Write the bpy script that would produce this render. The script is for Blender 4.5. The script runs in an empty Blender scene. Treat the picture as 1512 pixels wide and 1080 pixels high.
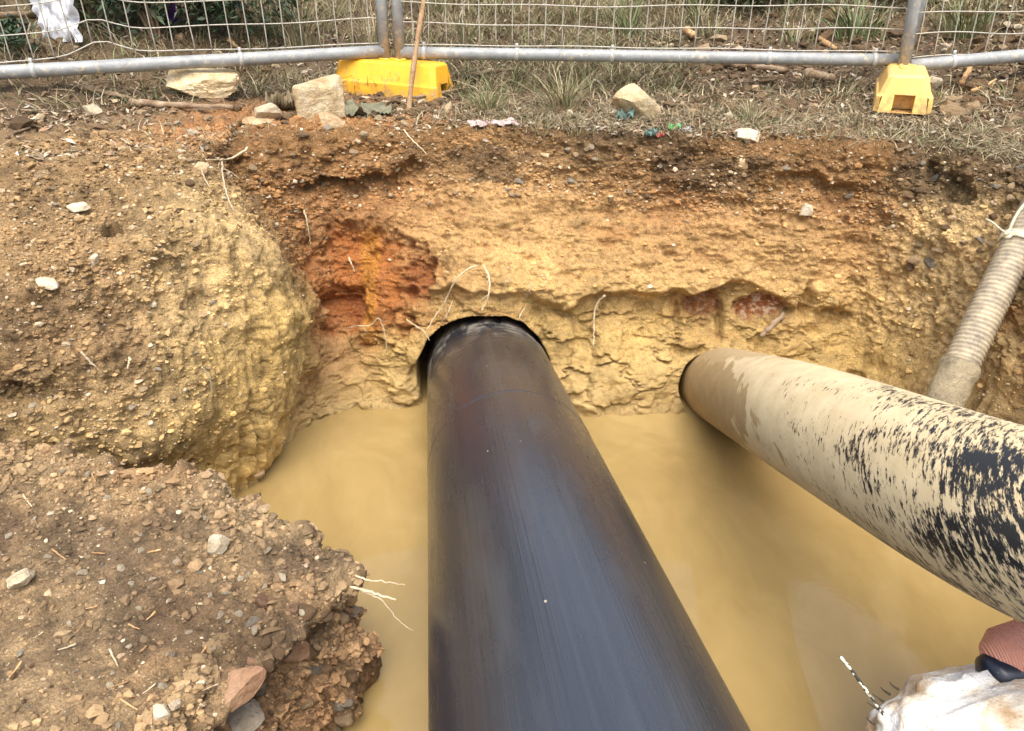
import bpy, math, random
import numpy as np
from mathutils import Vector, Matrix

random.seed(7)
RNG = np.random.default_rng(11)
SC = bpy.context.scene
COL = SC.collection

# ------------------------------------------------------------------ camera, sky, sun, exposure
PITCH = math.radians(27.0)
FPX = 1116.0                       # focal length in pixels of the 1512 px wide photograph
CAM_Z = 1.40                       # eye height above the water in the pit
cam_d = bpy.data.cameras.new('camera')
cam = bpy.data.objects.new('camera', cam_d); COL.objects.link(cam)
cam.location = (0, 0, CAM_Z)
cam.rotation_euler = (math.radians(90) - PITCH, 0, 0)
cam_d.sensor_width = 36.0
cam_d.lens = 36.0 * FPX / 1512.0
cam_d.clip_start = 0.02
cam_d.clip_end = 300.0
SC.camera = cam

SUN_EL, SUN_AZ = math.radians(62), math.radians(176)   # azimuth clockwise from +Y: high behind the viewer
world = bpy.data.worlds.new('World'); SC.world = world
world.use_nodes = True
wn = world.node_tree.nodes; wl = world.node_tree.links
for n in list(wn): wn.remove(n)
wo = wn.new('ShaderNodeOutputWorld'); wb = wn.new('ShaderNodeBackground')
sky = wn.new('ShaderNodeTexSky'); sky.sky_type = 'NISHITA'; sky.sun_disc = False
sky.sun_elevation = SUN_EL; sky.sun_rotation = SUN_AZ
sky.air_density = 1.0; sky.dust_density = 4.0; sky.ozone_density = 1.0
hs = wn.new('ShaderNodeHueSaturation'); hs.inputs['Saturation'].default_value = 0.66
wl.new(sky.outputs[0], hs.inputs['Color']); wl.new(hs.outputs[0], wb.inputs[0])
wb.inputs[1].default_value = 0.15
wl.new(wb.outputs[0], wo.inputs[0])
sun_d = bpy.data.lights.new('sun', 'SUN'); sun_d.energy = 1.5; sun_d.angle = math.radians(48)
sun_d.color = (1.0, 0.97, 0.92)
sun = bpy.data.objects.new('sun', sun_d); COL.objects.link(sun)
sd = Vector((math.cos(SUN_EL) * math.sin(SUN_AZ), math.cos(SUN_EL) * math.cos(SUN_AZ), math.sin(SUN_EL)))
sun.rotation_euler = sd.to_track_quat('Z', 'Y').to_euler()
vs = SC.view_settings
vs.view_transform = 'Standard'; vs.look = 'None'; vs.gamma = 1.0; vs.use_curve_mapping = False
vs.exposure = 1.26

# ------------------------------------------------------------------ pixel helpers (a pixel gives a direction only)
CP, SP = math.cos(PITCH), math.sin(PITCH)
def ray(px, py):
    a = (px - 756.0) / FPX; b = (540.0 - py) / FPX
    return np.array((a, CP + b * SP, -SP + b * CP))
def P(px, py, z=None, Y=None, d=None):
    r = ray(px, py)
    if z is not None: t = (z - CAM_Z) / r[2]
    elif Y is not None: t = Y / r[1]
    else: t = d
    return np.array((r[0] * t, r[1] * t, CAM_Z + r[2] * t))
def project(p):
    p = np.asarray(p, float)
    x, y, z = p[..., 0], p[..., 1], p[..., 2] - CAM_Z
    dep = y * CP - z * SP
    up = y * SP + z * CP
    dd = np.where(dep > 0.05, dep, 1e9)
    return 756 + FPX * x / dd, 540 - FPX * up / dd, dep

# ------------------------------------------------------------------ noise
_perm = np.random.default_rng(3).permutation(256).astype(np.int32)
_perm = np.concatenate([_perm, _perm, _perm])
_val = np.random.default_rng(4).uniform(-1, 1, 256).astype(np.float32)
def vnoise(p, seed=0):
    p = p.astype(np.float32) + np.float32(seed * 17.31)
    i = np.floor(p).astype(np.int32); f = p - i
    f = f * f * f * (f * (f * 6 - 15) + 10)
    i &= 255
    x0, y0, z0 = i[:, 0], i[:, 1], i[:, 2]
    x1 = (x0 + 1) & 255; y1 = (y0 + 1) & 255; z1 = (z0 + 1) & 255
    def h(x, y, z): return _val[_perm[_perm[_perm[x] + y] + z]]
    fx, fy, fz = f[:, 0], f[:, 1], f[:, 2]
    a = h(x0, y0, z0) * (1 - fx) + h(x1, y0, z0) * fx
    b = h(x0, y1, z0) * (1 - fx) + h(x1, y1, z0) * fx
    c = h(x0, y0, z1) * (1 - fx) + h(x1, y0, z1) * fx
    d = h(x0, y1, z1) * (1 - fx) + h(x1, y1, z1) * fx
    return (a * (1 - fy) + b * fy) * (1 - fz) + (c * (1 - fy) + d * fy) * fz
def fbm(p, freq, octv=4, gain=0.5, seed=0):
    s = np.zeros(len(p), np.float32); a = 1.0; t = 0
    fr = np.asarray(freq, np.float32)
    for k in range(octv):
        s += a * vnoise(p * fr, seed + k * 3 + 1); t += a
        a *= gain; fr = fr * 2.03
    return s / t
def ridged(p, freq, octv=3, seed=0):
    s = np.zeros(len(p), np.float32); a = 1.0; t = 0
    fr = np.asarray(freq, np.float32)
    for k in range(octv):
        s += a * (1 - np.abs(vnoise(p * fr, seed + k * 5 + 2)) * 2); t += a
        a *= 0.5; fr = fr * 2.1
    return s / t
def worley(p, freq, seed=0):
    q = (p * np.asarray(freq, np.float32)).astype(np.float32) + np.float32(seed * 9.7 + 50)
    c = np.floor(q).astype(np.int32); f = q - c
    f1 = np.full(len(p), 9, np.float32); f2 = f1.copy(); cid = np.zeros(len(p), np.float32)
    for dx in (-1, 0, 1):
        for dy in (-1, 0, 1):
            for dz in (-1, 0, 1):
                x = (c[:, 0] + dx) & 255; y = (c[:, 1] + dy) & 255; z = (c[:, 2] + dz) & 255
                hh = _perm[_perm[_perm[x] + y] + z]
                ox = _val[hh] * .5 + .5; oy = _val[_perm[hh + 71]] * .5 + .5; oz = _val[_perm[hh + 149]] * .5 + .5
                d = (dx + ox - f[:, 0]) ** 2 + (dy + oy - f[:, 1]) ** 2 + (dz + oz - f[:, 2]) ** 2
                nearer = d < f1
                f2 = np.where(nearer, f1, np.minimum(f2, d))
                cid = np.where(nearer, _val[_perm[hh + 200]], cid)
                f1 = np.where(nearer, d, f1)
    return np.sqrt(f1), np.sqrt(f2), cid
def sstep(a, b, x):
    t = np.clip((x - a) / (b - a), 0, 1)
    return t * t * (3 - 2 * t)
def mixc(c, tgt, m):
    return c * (1 - m[:, None]) + np.asarray(tgt, np.float32)[None, :] * m[:, None]

# ------------------------------------------------------------------ materials
def lin(r, g, b):
    return tuple(((v / 255.0) / 12.92 if v <= 10 else (((v / 255.0) + 0.055) / 1.055) ** 2.4) for v in (r, g, b))
def new_mat(name):
    m = bpy.data.materials.new(name); m.use_nodes = True
    nt = m.node_tree
    for n in list(nt.nodes): nt.nodes.remove(n)
    o = nt.nodes.new('ShaderNodeOutputMaterial'); b = nt.nodes.new('ShaderNodeBsdfPrincipled')
    nt.links.new(b.outputs[0], o.inputs[0])
    return m, nt, b
def N(nt, t, **kw):
    n = nt.nodes.new(t)
    for k, v in kw.items():
        if k in n.inputs: n.inputs[k].default_value = v
        else: setattr(n, k, v)
    return n
def noise_n(nt, vec, scale, detail=4, rough=.55):
    n = N(nt, 'ShaderNodeTexNoise'); n.inputs['Scale'].default_value = scale
    n.inputs['Detail'].default_value = detail; n.inputs['Roughness'].default_value = rough
    if vec is not None: nt.links.new(vec, n.inputs['Vector'])
    return n.outputs['Fac']
def ramp(nt, fac, stops):
    r = N(nt, 'ShaderNodeValToRGB'); e = r.color_ramp.elements
    while len(e) < len(stops): e.new(0.5)
    for k, (p, c) in enumerate(stops):
        e[k].position = p; e[k].color = (c[0], c[1], c[2], 1) if len(c) == 3 else c
    nt.links.new(fac, r.inputs[0])
    return r.outputs[0]
def mixn(nt, a, b, fac, mode='MIX'):
    m = N(nt, 'ShaderNodeMix'); m.data_type = 'RGBA'; m.blend_type = mode
    for sock, v in ((m.inputs[6], a), (m.inputs[7], b), (m.inputs[0], fac)):
        if hasattr(v, 'links'): nt.links.new(v, sock)
        elif isinstance(v, (int, float)): sock.default_value = v
        else: sock.default_value = (v[0], v[1], v[2], 1)
    return m.outputs[2]
def mathn(nt, op, a, b=None, c=None, clamp=False):
    m = N(nt, 'ShaderNodeMath'); m.operation = op; m.use_clamp = clamp
    for k, v in enumerate((a, b, c)):
        if v is None: continue
        if hasattr(v, 'links'): nt.links.new(v, m.inputs[k])
        else: m.inputs[k].default_value = v
    return m.outputs[0]
def bumpn(nt, b, height, dist, strength=1.0, prev=None):
    n = N(nt, 'ShaderNodeBump'); n.inputs['Distance'].default_value = dist; n.inputs['Strength'].default_value = strength
    nt.links.new(height, n.inputs['Height'])
    if prev is not None: nt.links.new(prev, n.inputs['Normal'])
    nt.links.new(n.outputs[0], b.inputs['Normal'])
    return n.outputs[0]
def posn(nt): return N(nt, 'ShaderNodeNewGeometry').outputs['Position']
def objn(nt): return N(nt, 'ShaderNodeTexCoord').outputs['Object']

def soil_mat():
    m, nt, b = new_mat('soil')
    at = N(nt, 'ShaderNodeAttribute'); at.attribute_name = 'Col'
    wt = N(nt, 'ShaderNodeAttribute'); wt.attribute_name = 'Wet'
    pos = posn(nt)
    v = ramp(nt, noise_n(nt, pos, 60, 6, .68), [(.25, (.48, .46, .44)), (.5, (1, 1, 1)), (.78, (1.40, 1.38, 1.34))])
    dry = mathn(nt, 'SUBTRACT', 1.0, wt.outputs['Fac'])
    c = mixn(nt, at.outputs['Color'], v, mathn(nt, 'MULTIPLY_ADD', dry, .6, .35), 'MULTIPLY')
    v2 = ramp(nt, noise_n(nt, pos, 240, 4, .7), [(.3, (.52, .52, .52)), (.5, (1, 1, 1)), (.75, (1.38, 1.36, 1.32))])
    c = mixn(nt, c, v2, mathn(nt, 'MULTIPLY_ADD', dry, .7, .15), 'MULTIPLY')
    # pale grit specks in the dry soil
    vo = N(nt, 'ShaderNodeTexVoronoi'); vo.inputs['Scale'].default_value = 130
    nt.links.new(pos, vo.inputs['Vector'])
    sp = mathn(nt, 'LESS_THAN', vo.outputs['Distance'], .22)
    rnd = N(nt, 'ShaderNodeSeparateColor'); nt.links.new(vo.outputs['Color'], rnd.inputs[0])
    sp = mathn(nt, 'MULTIPLY', sp, mathn(nt, 'GREATER_THAN', rnd.outputs[0], .72))
    sp = mathn(nt, 'MULTIPLY', sp, mathn(nt, 'MULTIPLY', dry, .75))
    c = mixn(nt, c, (.50, .40, .26), sp)
    nt.links.new(c, b.inputs['Base Color'])
    nt.links.new(mathn(nt, 'MULTIPLY_ADD', wt.outputs['Fac'], -.42, .95), b.inputs['Roughness'])
    b.inputs['Specular IOR Level'].default_value = .35
    k = bumpn(nt, b, noise_n(nt, pos, 45, 6, .72), .016, .85)
    k = bumpn(nt, b, noise_n(nt, pos, 200, 4, .7), .005, .9, k)
    return m
def attr_mat(name, rough=.85, scale=60, var=.35, spec=.3, bump=.002, bscale=90, trans=0.0):
    m, nt, b = new_mat(name)
    at = N(nt, 'ShaderNodeAttribute'); at.attribute_name = 'Col'
    pos = posn(nt)
    v = ramp(nt, noise_n(nt, pos, scale, 5, .65), [(.25, (1 - var,) * 3), (.75, (1 + var,) * 3)])
    nt.links.new(mixn(nt, at.outputs['Color'], v, 1.0, 'MULTIPLY'), b.inputs['Base Color'])
    b.inputs['Roughness'].default_value = rough; b.inputs['Specular IOR Level'].default_value = spec
    if bump: bumpn(nt, b, noise_n(nt, pos, bscale, 5, .65), bump)
    return m
def stone_mat(name, c1, c2, c3, scale=14, rough=.85, bump=.006):
    m, nt, b = new_mat(name)
    co = objn(nt)
    oi = N(nt, 'ShaderNodeObjectInfo')
    va = N(nt, 'ShaderNodeVectorMath'); va.operation = 'ADD'
    nt.links.new(co, va.inputs[0]); nt.links.new(oi.outputs['Random'], va.inputs[1])
    vec = va.outputs[0]
    c = ramp(nt, noise_n(nt, vec, scale, 7, .65), [(.28, c3), (.5, c1), (.72, c2)])
    sepk = ramp(nt, noise_n(nt, vec, scale * 9, 4, .7), [(.3, (.72, .70, .66)), (.62, (1.1, 1.1, 1.1))])
    c = mixn(nt, c, sepk, .8, 'MULTIPLY')
    hv = mathn(nt, 'MULTIPLY_ADD', oi.outputs['Random'], .5, .75)
    hsn = N(nt, 'ShaderNodeHueSaturation'); nt.links.new(c, hsn.inputs['Color']); nt.links.new(hv, hsn.inputs['Value'])
    nt.links.new(hsn.outputs[0], b.inputs['Base Color'])
    b.inputs['Roughness'].default_value = rough; b.inputs['Specular IOR Level'].default_value = .3
    k = bumpn(nt, b, noise_n(nt, vec, scale * 2.5, 7, .65), bump)
    bumpn(nt, b, noise_n(nt, vec, scale * 14, 3, .6), bump * .25, 1, k)
    return m

M = {}
M['soil'] = soil_mat()
M['crumb'] = attr_mat('soil_crumb', .95, 150, .3)
M['grass'] = attr_mat('grass_blade', .7, 20, .15, .3, 0)
M['leaf'] = attr_mat('leaf', .6, 40, .25, .4, 0)
M['sand'] = stone_mat('sandstone', (.56, .43, .25), (.72, .61, .42), (.36, .22, .09), 17, .9, .014)
M['pale'] = stone_mat('pale_stone', (.50, .41, .28), (.62, .54, .41), (.36, .26, .15), 22)
M['tanst'] = stone_mat('tan_stone', (.42, .29, .16), (.52, .40, .25), (.28, .16, .07), 20)
M['redst'] = stone_mat('red_stone', (.30, .17, .095), (.38, .26, .16), (.18, .085, .045), 18)
M['grey'] = stone_mat('grey_stone', (.29, .24, .18), (.38, .33, .26), (.18, .14, .09), 20)
M['clod'] = stone_mat('earth_clod', (.20, .12, .06), (.30, .20, .11), (.11, .065, .03), 24)
M['bark'] = stone_mat('weathered_wood', (.26, .18, .11), (.38, .30, .21), (.13, .08, .045), 20)
M['chip'] = stone_mat('split_wood', (.52, .31, .14), (.62, .42, .23), (.36, .19, .08), 16)

# ------------------------------------------------------------------ object helpers
def tag(o, label=None, cat=None, group=None, kind=None):
    if label: o['label'] = label
    if cat: o['category'] = cat
    if group: o['group'] = group
    if kind: o['kind'] = kind
    return o
def empty(name, loc=(0, 0, 0), rot=(0, 0, 0)):
    o = bpy.data.objects.new(name, None); COL.objects.link(o)
    o.location = loc; o.rotation_euler = rot; o.empty_display_size = .05
    return o
def mesh_np(name, v, f, mat=None, smooth=True, col=None, attrs=None):
    """v (n,3), f (m,k) int array with equal k, or list of faces"""
    me = bpy.data.meshes.new(name)
    v = np.asarray(v, np.float32)
    if isinstance(f, np.ndarray):
        k = f.shape[1]
        me.vertices.add(len(v)); me.vertices.foreach_set('co', v.ravel())
        me.loops.add(f.size); me.loops.foreach_set('vertex_index', f.astype(np.int32).ravel())
        me.polygons.add(len(f))
        me.polygons.foreach_set('loop_start', np.arange(0, f.size, k, dtype=np.int32))
        me.update(calc_edges=True)
    else:
        me.from_pydata([tuple(map(float, x)) for x in v], [], f); me.update()
    me.polygons.foreach_set('use_smooth', np.full(len(me.polygons), smooth, bool))
    if col is not None:
        a = me.attributes.new('Col', 'FLOAT_COLOR', 'POINT')
        c = np.ones((len(v), 4), np.float32); c[:, :3] = col
        a.data.foreach_set('color', c.ravel())
    for k2, val in (attrs or {}).items():
        a = me.attributes.new(k2, 'FLOAT', 'POINT'); a.data.foreach_set('value', np.asarray(val, np.float32))
    if mat is not None: me.materials.append(mat)
    return me
def obj(name, me, parent=None, loc=None, rot=None, scale=None):
    o = bpy.data.objects.new(name, me); COL.objects.link(o)
    if parent is not None: o.parent = parent
    if loc is not None: o.location = loc
    if rot is not None: o.rotation_euler = rot
    if scale is not None: o.scale = scale
    return o
def tube_arrays(pts, rad, seg=8, cap=True):
    pts = np.asarray(pts, float); n = len(pts)
    rad = np.broadcast_to(np.asarray(rad, float), (n,))
    tan = np.gradient(pts, axis=0); tan /= np.linalg.norm(tan, axis=1)[:, None] + 1e-12
    ref = np.array((0, 0, 1.0)) if abs(tan[:, 2]).max() < .9 else np.array((1.0, 0, 0))
    if abs(tan[:, 2]).max() >= .9 and abs(tan[:, 0]).max() >= .9: ref = np.array((.3, .8, .5))
    a = np.cross(tan, ref); a /= np.linalg.norm(a, axis=1)[:, None] + 1e-12
    b = np.cross(a, tan)
    th = np.linspace(0, 2 * math.pi, seg, endpoint=False)
    v = pts[:, None, :] + rad[:, None, None] * (np.cos(th)[None, :, None] * a[:, None, :] + np.sin(th)[None, :, None] * b[:, None, :])
    v = v.reshape(-1, 3)
    i = np.arange(n - 1)[:, None] * seg; j = np.arange(seg)[None, :]; j2 = (j + 1) % seg
    f = np.stack([i + j, i + j2, i + seg + j2, i + seg + j], -1).reshape(-1, 4)
    fl = f.tolist()
    if cap:
        fl.append(list(range(seg))[::-1]); fl.append([(n - 1) * seg + k for k in range(seg)])
    return v, fl
def tube(name, pts, rad, mat, parent=None, seg=8, smooth=True, cap=True):
    v, f = tube_arrays(pts, rad, seg, cap)
    return obj(name, mesh_np(name, v, f, mat, smooth), parent)
def smooth_path(pts, n):
    pts = np.asarray(pts, float)
    t = np.concatenate([[0], np.cumsum(np.linalg.norm(np.diff(pts, axis=0), axis=1))]); t /= t[-1]
    s = np.linspace(0, 1, n)
    q = np.stack([np.interp(s, t, pts[:, k]) for k in range(3)], 1)
    w = max(1, n // (len(pts) * 2))
    for _ in range(3):
        pad = np.concatenate([np.repeat(q[:1], w, 0) + (np.arange(-w, 0)[:, None]) * (q[1] - q[0]), q,
                              np.repeat(q[-1:], w, 0) + (np.arange(1, w + 1)[:, None]) * (q[-1] - q[-2])])
        cs = np.cumsum(np.concatenate([np.zeros((1, 3)), pad]), axis=0)
        q = (cs[2 * w + 1:] - cs[:-2 * w - 1]) / (2 * w + 1)
    return q

# ------------------------------------------------------------------ terrain sheets
C = {k: np.array(lin(*v)) * s for k, (v, s) in {
    'hill': ((140, 118, 86), .56), 'hilldk': ((128, 104, 76), .58), 'litter': ((142, 120, 92), .58),
    'top': ((126, 102, 74), .56), 'topdk': ((110, 88, 63), .58), 'rimor': ((188, 132, 78), .70),
    'brown': ((148, 112, 70), .70), 'orbr': ((168, 122, 74), .76), 'tanor': ((186, 145, 92), .79),
    'tan': ((200, 160, 100), .82), 'clay': ((196, 164, 102), .82), 'wet': ((206, 174, 114), .84),
    'olive': ((190, 164, 118), .83), 'dusty': ((176, 151, 114), .73), 'dusty2': ((172, 147, 112), .75),
    'mud': ((156, 128, 84), .76), 'orange': ((194, 116, 50), .84), 'rust': ((154, 82, 38), .80),
    'ledge': ((152, 130, 100), .64), 'ledgedk': ((112, 94, 76), .56), 'under': ((170, 142, 90), .8)}.items()}

for _k, _f in (('dusty', (.80, .70, .56)), ('dusty2', (.80, .70, .56)), ('olive', (1.10, 1.03, .90)), ('topdk', (1.15, 1.12, 1.0)), ('brown', (1.08, 1.04, .95)), ('clay', (1.03, 1.0, .92)), ('ledge', (1.0, .94, .84)), ('ledgedk', (1.0, .94, .84))): C[_k] = C[_k] * np.array(_f)
# columns of the pit: rim, three wall points, waterline; a colour for each of them
cols = [
 # rim                      w1                      w2                      w3                     waterline        colours: far, fence, top, rim, w1, w2, w3, water
 ((-2.3, 1.75, .97),        (-2.2, 1.6, .85),       (-2.1, 1.45, .68),      (-2.0, 1.32, .45),     (-1.8, 1.25, .0), 'hill hilldk dusty2 dusty dusty dusty2 mud mud'),
 (P(0, 262, z=.95),         P(0, 390, z=.83),       P(0, 520, z=.68),       P(0, 640, z=.50),      (-1.2, 1.36, .0), 'hill hilldk dusty2 dusty dusty dusty2 mud mud'),
 (P(140, 240, z=.95),       P(150, 380, z=.82),     P(165, 530, z=.60),     P(185, 655, z=.40),    P(215, 770, z=.0), 'hill hilldk dusty2 dusty dusty dusty2 olive olive'),
 (P(255, 235, z=.94),       P(290, 330, z=.83),     P(320, 440, z=.64),     P(320, 590, z=.38),    P(322, 752, z=.0), 'hill hilldk rimor dusty olive olive clay clay'),
 (P(300, 236, z=.93),       P(385, 365, Y=2.10),    P(428, 455, Y=2.06),    P(408, 590, Y=1.98),   P(360, 722, z=.0), 'hill hilldk rimor dusty olive clay clay clay'),
 (P(318, 232, z=.90),       P(410, 385, Y=2.30),    P(452, 470, Y=2.22),    P(442, 560, Y=2.16),   P(392, 672, z=.0), 'hill litter rimor brown brown clay clay wet'),
 (P(335, 222, z=.91),       P(425, 335, Y=2.56),    P(468, 440, Y=2.50),    P(482, 540, Y=2.42),   P(446, 628, z=.0), 'hill litter rimor brown orbr orbr tanor wet'),
 (P(430, 205, z=.92),       P(470, 310, Y=2.66),    P(500, 410, Y=2.58),    P(512, 520, Y=2.48),   P(520, 602, z=.0), 'hill litter rimor brown orbr orbr tanor wet'),
 (P(560, 198, z=.92),       P(568, 295, Y=2.69),    P(574, 395, Y=2.57),    P(580, 500, Y=2.45),   P(585, 598, z=.0), 'hill litter rimor brown orbr orbr clay wet'),
 (P(700, 192, z=.92),       P(700, 285, Y=2.66),    P(700, 390, Y=2.51),    P(700, 500, Y=2.43),   P(700, 604, z=.0), 'hill top litter brown tanor tan clay wet'),
 (P(860, 198, z=.92),       P(860, 290, Y=2.65),    P(862, 395, Y=2.51),    P(864, 505, Y=2.43),   P(866, 612, z=.0), 'hill top litter topdk tanor tan clay wet'),
 (P(1010, 204, z=.92),      P(1012, 300, Y=2.62),   P(1014, 405, Y=2.50),   P(1014, 510, Y=2.43),  P(1010, 606, z=.0), 'hill top litter topdk orbr tan clay wet'),
 (P(1150, 212, z=.91),      P(1150, 312, Y=2.55),   P(1150, 415, Y=2.48),   P(1150, 515, Y=2.43),  P(1150, 612, z=.0), 'hill top litter brown tanor tan clay wet'),
 (P(1300, 222, z=.90),      P(1285, 325, Y=2.50),   P(1270, 425, Y=2.46),   P(1255, 530, Y=2.42),  P(1245, 622, z=.0), 'hill hilldk top brown orbr tan clay clay'),
 (P(1400, 232, z=.90),      P(1375, 335, Y=2.38),   P(1345, 440, Y=2.33),   P(1320, 550, Y=2.27),  P(1310, 650, z=.0), 'hill hilldk top topdk olive olive clay olive'),
 (P(1500, 250, z=.89),      P(1465, 350, Y=2.18),   P(1440, 460, Y=2.13),   P(1420, 575, Y=2.06),  P(1405, 710, z=.0), 'hill hilldk topdk topdk olive olive olive mud'),
 (P(1610, 290, z=.88),      P(1580, 400, Y=1.88),   P(1555, 520, Y=1.82),   P(1540, 640, Y=1.76),  P(1530, 790, z=.0), 'hill hilldk topdk topdk brown olive olive mud'),
 ((1.75, 1.2, .88),         (1.62, 1.2, .70),       (1.52, 1.2, .48),       (1.45, 1.2, .25),      (1.42, 1.2, .0), 'hill hilldk topdk topdk brown mud mud mud'),
 ((2.6, .75, .88),          (2.5, .8, .7),          (2.4, .85, .5),         (2.3, .9, .25),        (2.2, .95, .0), 'hill hilldk topdk topdk brown mud mud mud'),
]
nC = len(cols)
ctrl = np.zeros((nC, 11, 3)); cctrl = np.zeros((nC, 11, 3))
for k, c in enumerate(cols):
    rim = np.array(c[0], float)
    X, Yr, zr = rim
    # outward fan: straight back for the far side, swinging out at both ends
    e = 0.0
    if k <= 3: e = (4 - k) / 4.0
    if k >= nC - 4: e = (k - (nC - 5)) / 4.0
    sgn = -1 if k < nC / 2 else 1
    def outp(Y, kx, z, out):
        return np.array((X * kx + sgn * out * e * .5, Y * (1 - e * .62) + (Yr if e > .9 else Yr) * e * .62, z))
    o4 = outp(3.25, 1.10, .985, .5)
    if k in (0,): o4 = np.array((-3.2, 2.1, 1.0))
    if k == nC - 1: o4 = np.array((3.3, .8, .95))
    if k == nC - 2: o4 = np.array((2.5, 1.6, .96))
    out = [outp(34, 11, 3.0, 20), outp(11, 3.6, 2.0, 6), outp(5.6, 1.8, 1.60, 2), outp(4.1, 1.35, 1.18, .9), o4]
    w5 = np.array(c[4], float).copy(); w5[2] = -.4
    ctrl[k] = np.array(out + [rim] + [np.array(q, float) for q in c[1:5]] + [w5])
    nm = c[5].split()
    cc = [C[nm[0]]] * 4 + [C[nm[1]]] + [C[nm[3]]] + [C[q] for q in nm[4:8]] + [C['under']]
    cctrl[k] = np.array(cc)
# a row half way between fence line and rim
mid = ctrl[:, 4] * .45 + ctrl[:, 5] * .55; mid[:, 2] = ctrl[:, 4, 2] * .35 + ctrl[:, 5, 2] * .65 + .004
midc = np.array([C[c[5].split()[2]] for c in cols])
ctrl = np.insert(ctrl, 5, mid, axis=1); cctrl = np.insert(cctrl, 5, midc, axis=1)
ROWN = [10, 18, 40, 46, 34, 60, 84, 84, 84, 84, 8]     # samples between control rows
def dense_sheet(ctrl, cctrl, colstep, rown, blur, coarse=()):
    nC, nR, _ = ctrl.shape
    cw = np.linalg.norm(np.diff(ctrl[:, 6:10] if nR > 10 else ctrl[:, 2:5], axis=0), axis=2).mean(1)
    cn = np.maximum(6, (cw / np.array([colstep * (4 if k in coarse else 1) for k in range(nC - 1)])).astype(int))   # coarser where the camera does not look
    u = np.concatenate([k + np.arange(n) / n for k, n in enumerate(cn)] + [[nC - 1.0]])
    v = np.concatenate([k + np.arange(n) / n for k, n in enumerate(rown)] + [[nR - 1.0]])
    def samp(a, uu, vv):
        uu = np.clip(uu, 0, nC - 1.0001); vv = np.clip(vv, 0, nR - 1.0001)
        i = uu.astype(int); j = vv.astype(int); fu = (uu - i)[..., None]; fv = (vv - j)[..., None]
        return (a[i, j] * (1 - fu) + a[i + 1, j] * fu) * (1 - fv) + (a[i, j + 1] * (1 - fu) + a[i + 1, j + 1] * fu) * fv
    U, V = np.meshgrid(u, v, indexing='ij')
    pts = samp(ctrl, U, V)
    def blur1(a, w, ax):
        a = np.moveaxis(a, ax, 0)
        pad = np.concatenate([np.repeat(a[:1], w, 0), a, np.repeat(a[-1:], w, 0)])
        cs = np.cumsum(np.concatenate([np.zeros((1,) + a.shape[1:]), pad]), axis=0)
        return np.moveaxis((cs[2 * w + 1:] - cs[:-2 * w - 1]) / (2 * w + 1), 0, ax)
    for _ in range(2):
        pts = blur1(pts, blur, 0); pts = blur1(pts, blur // 2, 1)
    return U, V, pts, samp
def grid_normals(pts):
    du = np.gradient(pts, axis=0); dv = np.gradient(pts, axis=1)
    n = np.cross(du, dv); n /= np.linalg.norm(n, axis=2)[..., None] + 1e-12
    return n
def grid_faces(nu, nv):
    i = np.arange(nu - 1)[:, None] * nv; j = np.arange(nv - 1)[None, :]
    return np.stack([i + j, i + nv + j, i + nv + j + 1, i + j + 1], -1).reshape(-1, 4)

U, V, G, samp = dense_sheet(ctrl, cctrl, .0046, ROWN, 9, (0, 16, 17))
nrm = grid_normals(G)
nu, nv = G.shape[:2]
p = G.reshape(-1, 3).astype(np.float32); n0 = nrm.reshape(-1, 3)
if n0[(np.abs(U - 9) < .2).ravel() & (np.abs(V - 8) < .2).ravel()][:, 1].mean() > 0: n0 = -n0   # normals point into the pit
u_, v_ = U.ravel(), V.ravel()
RIM, WATER = 6.0, 10.0
wall = sstep(RIM - .25, RIM + .25, v_) * (1 - sstep(WATER + .2, WATER + .9, v_))
far = 1 - sstep(3.0, 4.5, v_)
leftm = 1 - sstep(4.4, 5.4, u_)               # the slumped mass on the left
rightm = sstep(12.6, 13.8, u_)                # the scraped right side
back = np.clip(wall - leftm - rightm, 0, 1) * wall
x_, y_, z_ = p[:, 0], p[:, 1], p[:, 2]
big = fbm(p, 3.2, 3, .5, 1); med = fbm(p, 11, 4, .55, 2); fine = fbm(p, 60, 4, .6, 3)
strata = fbm(p, (7, 7, 26), 4, .55, 4)
streak = fbm(p, (46, 46, 5), 3, .5, 5)
f1, f2, cid = worley(p + .012 * np.stack([med, fine, med], 1), 17, 1)
clod = np.clip(.75 - f1, 0, 1)
g1, g2, gid = worley(p + .006 * fine[:, None], 48, 2)
crumb = np.clip(.7 - g1, 0, 1) * (gid > -.2)
crack = np.clip((ridged(p, (9, 9, 7), 3, 6) - .80) / .20, 0, 1) ** 1.3
lower = sstep(8.35, 8.9, v_ + .35 * med) * wall                     # smoother clay below the lip
smear = leftm * sstep(1.6, 3.6, u_ + 1.2 * big + .6 * med) * sstep(6.2, 7.4, v_ + .6 * med) * wall
midw = back * sstep(7.0, 7.5, v_ + .3 * med)
d = np.zeros(len(p), np.float32)
d += .030 * big * (.4 + wall) + .018 * med * (.5 + wall * (1 - .3 * lower))
d += wall * (.020 * strata * (.5 + .7 * back) * (1 - .75 * lower))
gouge = fbm(p + .03 * big[:, None], (13, 13, 1.6), 3, .5, 91)
d += leftm * wall * (.034 * gouge * sstep(6.4, 7.4, v_) + .006 * streak) + smear * .006 * streak  + rightm * wall * .010 * streak
d += (1 - lower) * (.024 * clod * (cid > -.3) + .014 * crumb + .008 * fine) * (1 - .5 * far) * (1 - .85 * smear) * (1 - .55 * midw) + .004 * fine * (.4 + .6 * (1 - lower))
d += far * .05 * med
d -= wall * crack * (.014 + .006 * lower)
w1_, w2_, wid = worley(p + .06 * np.stack([big, med, strata], 1) + .012 * fine[:, None], (7.5, 7.5, 10), 11)
edge_f = 1 - sstep(0, .09, w2_ - w1_)
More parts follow.
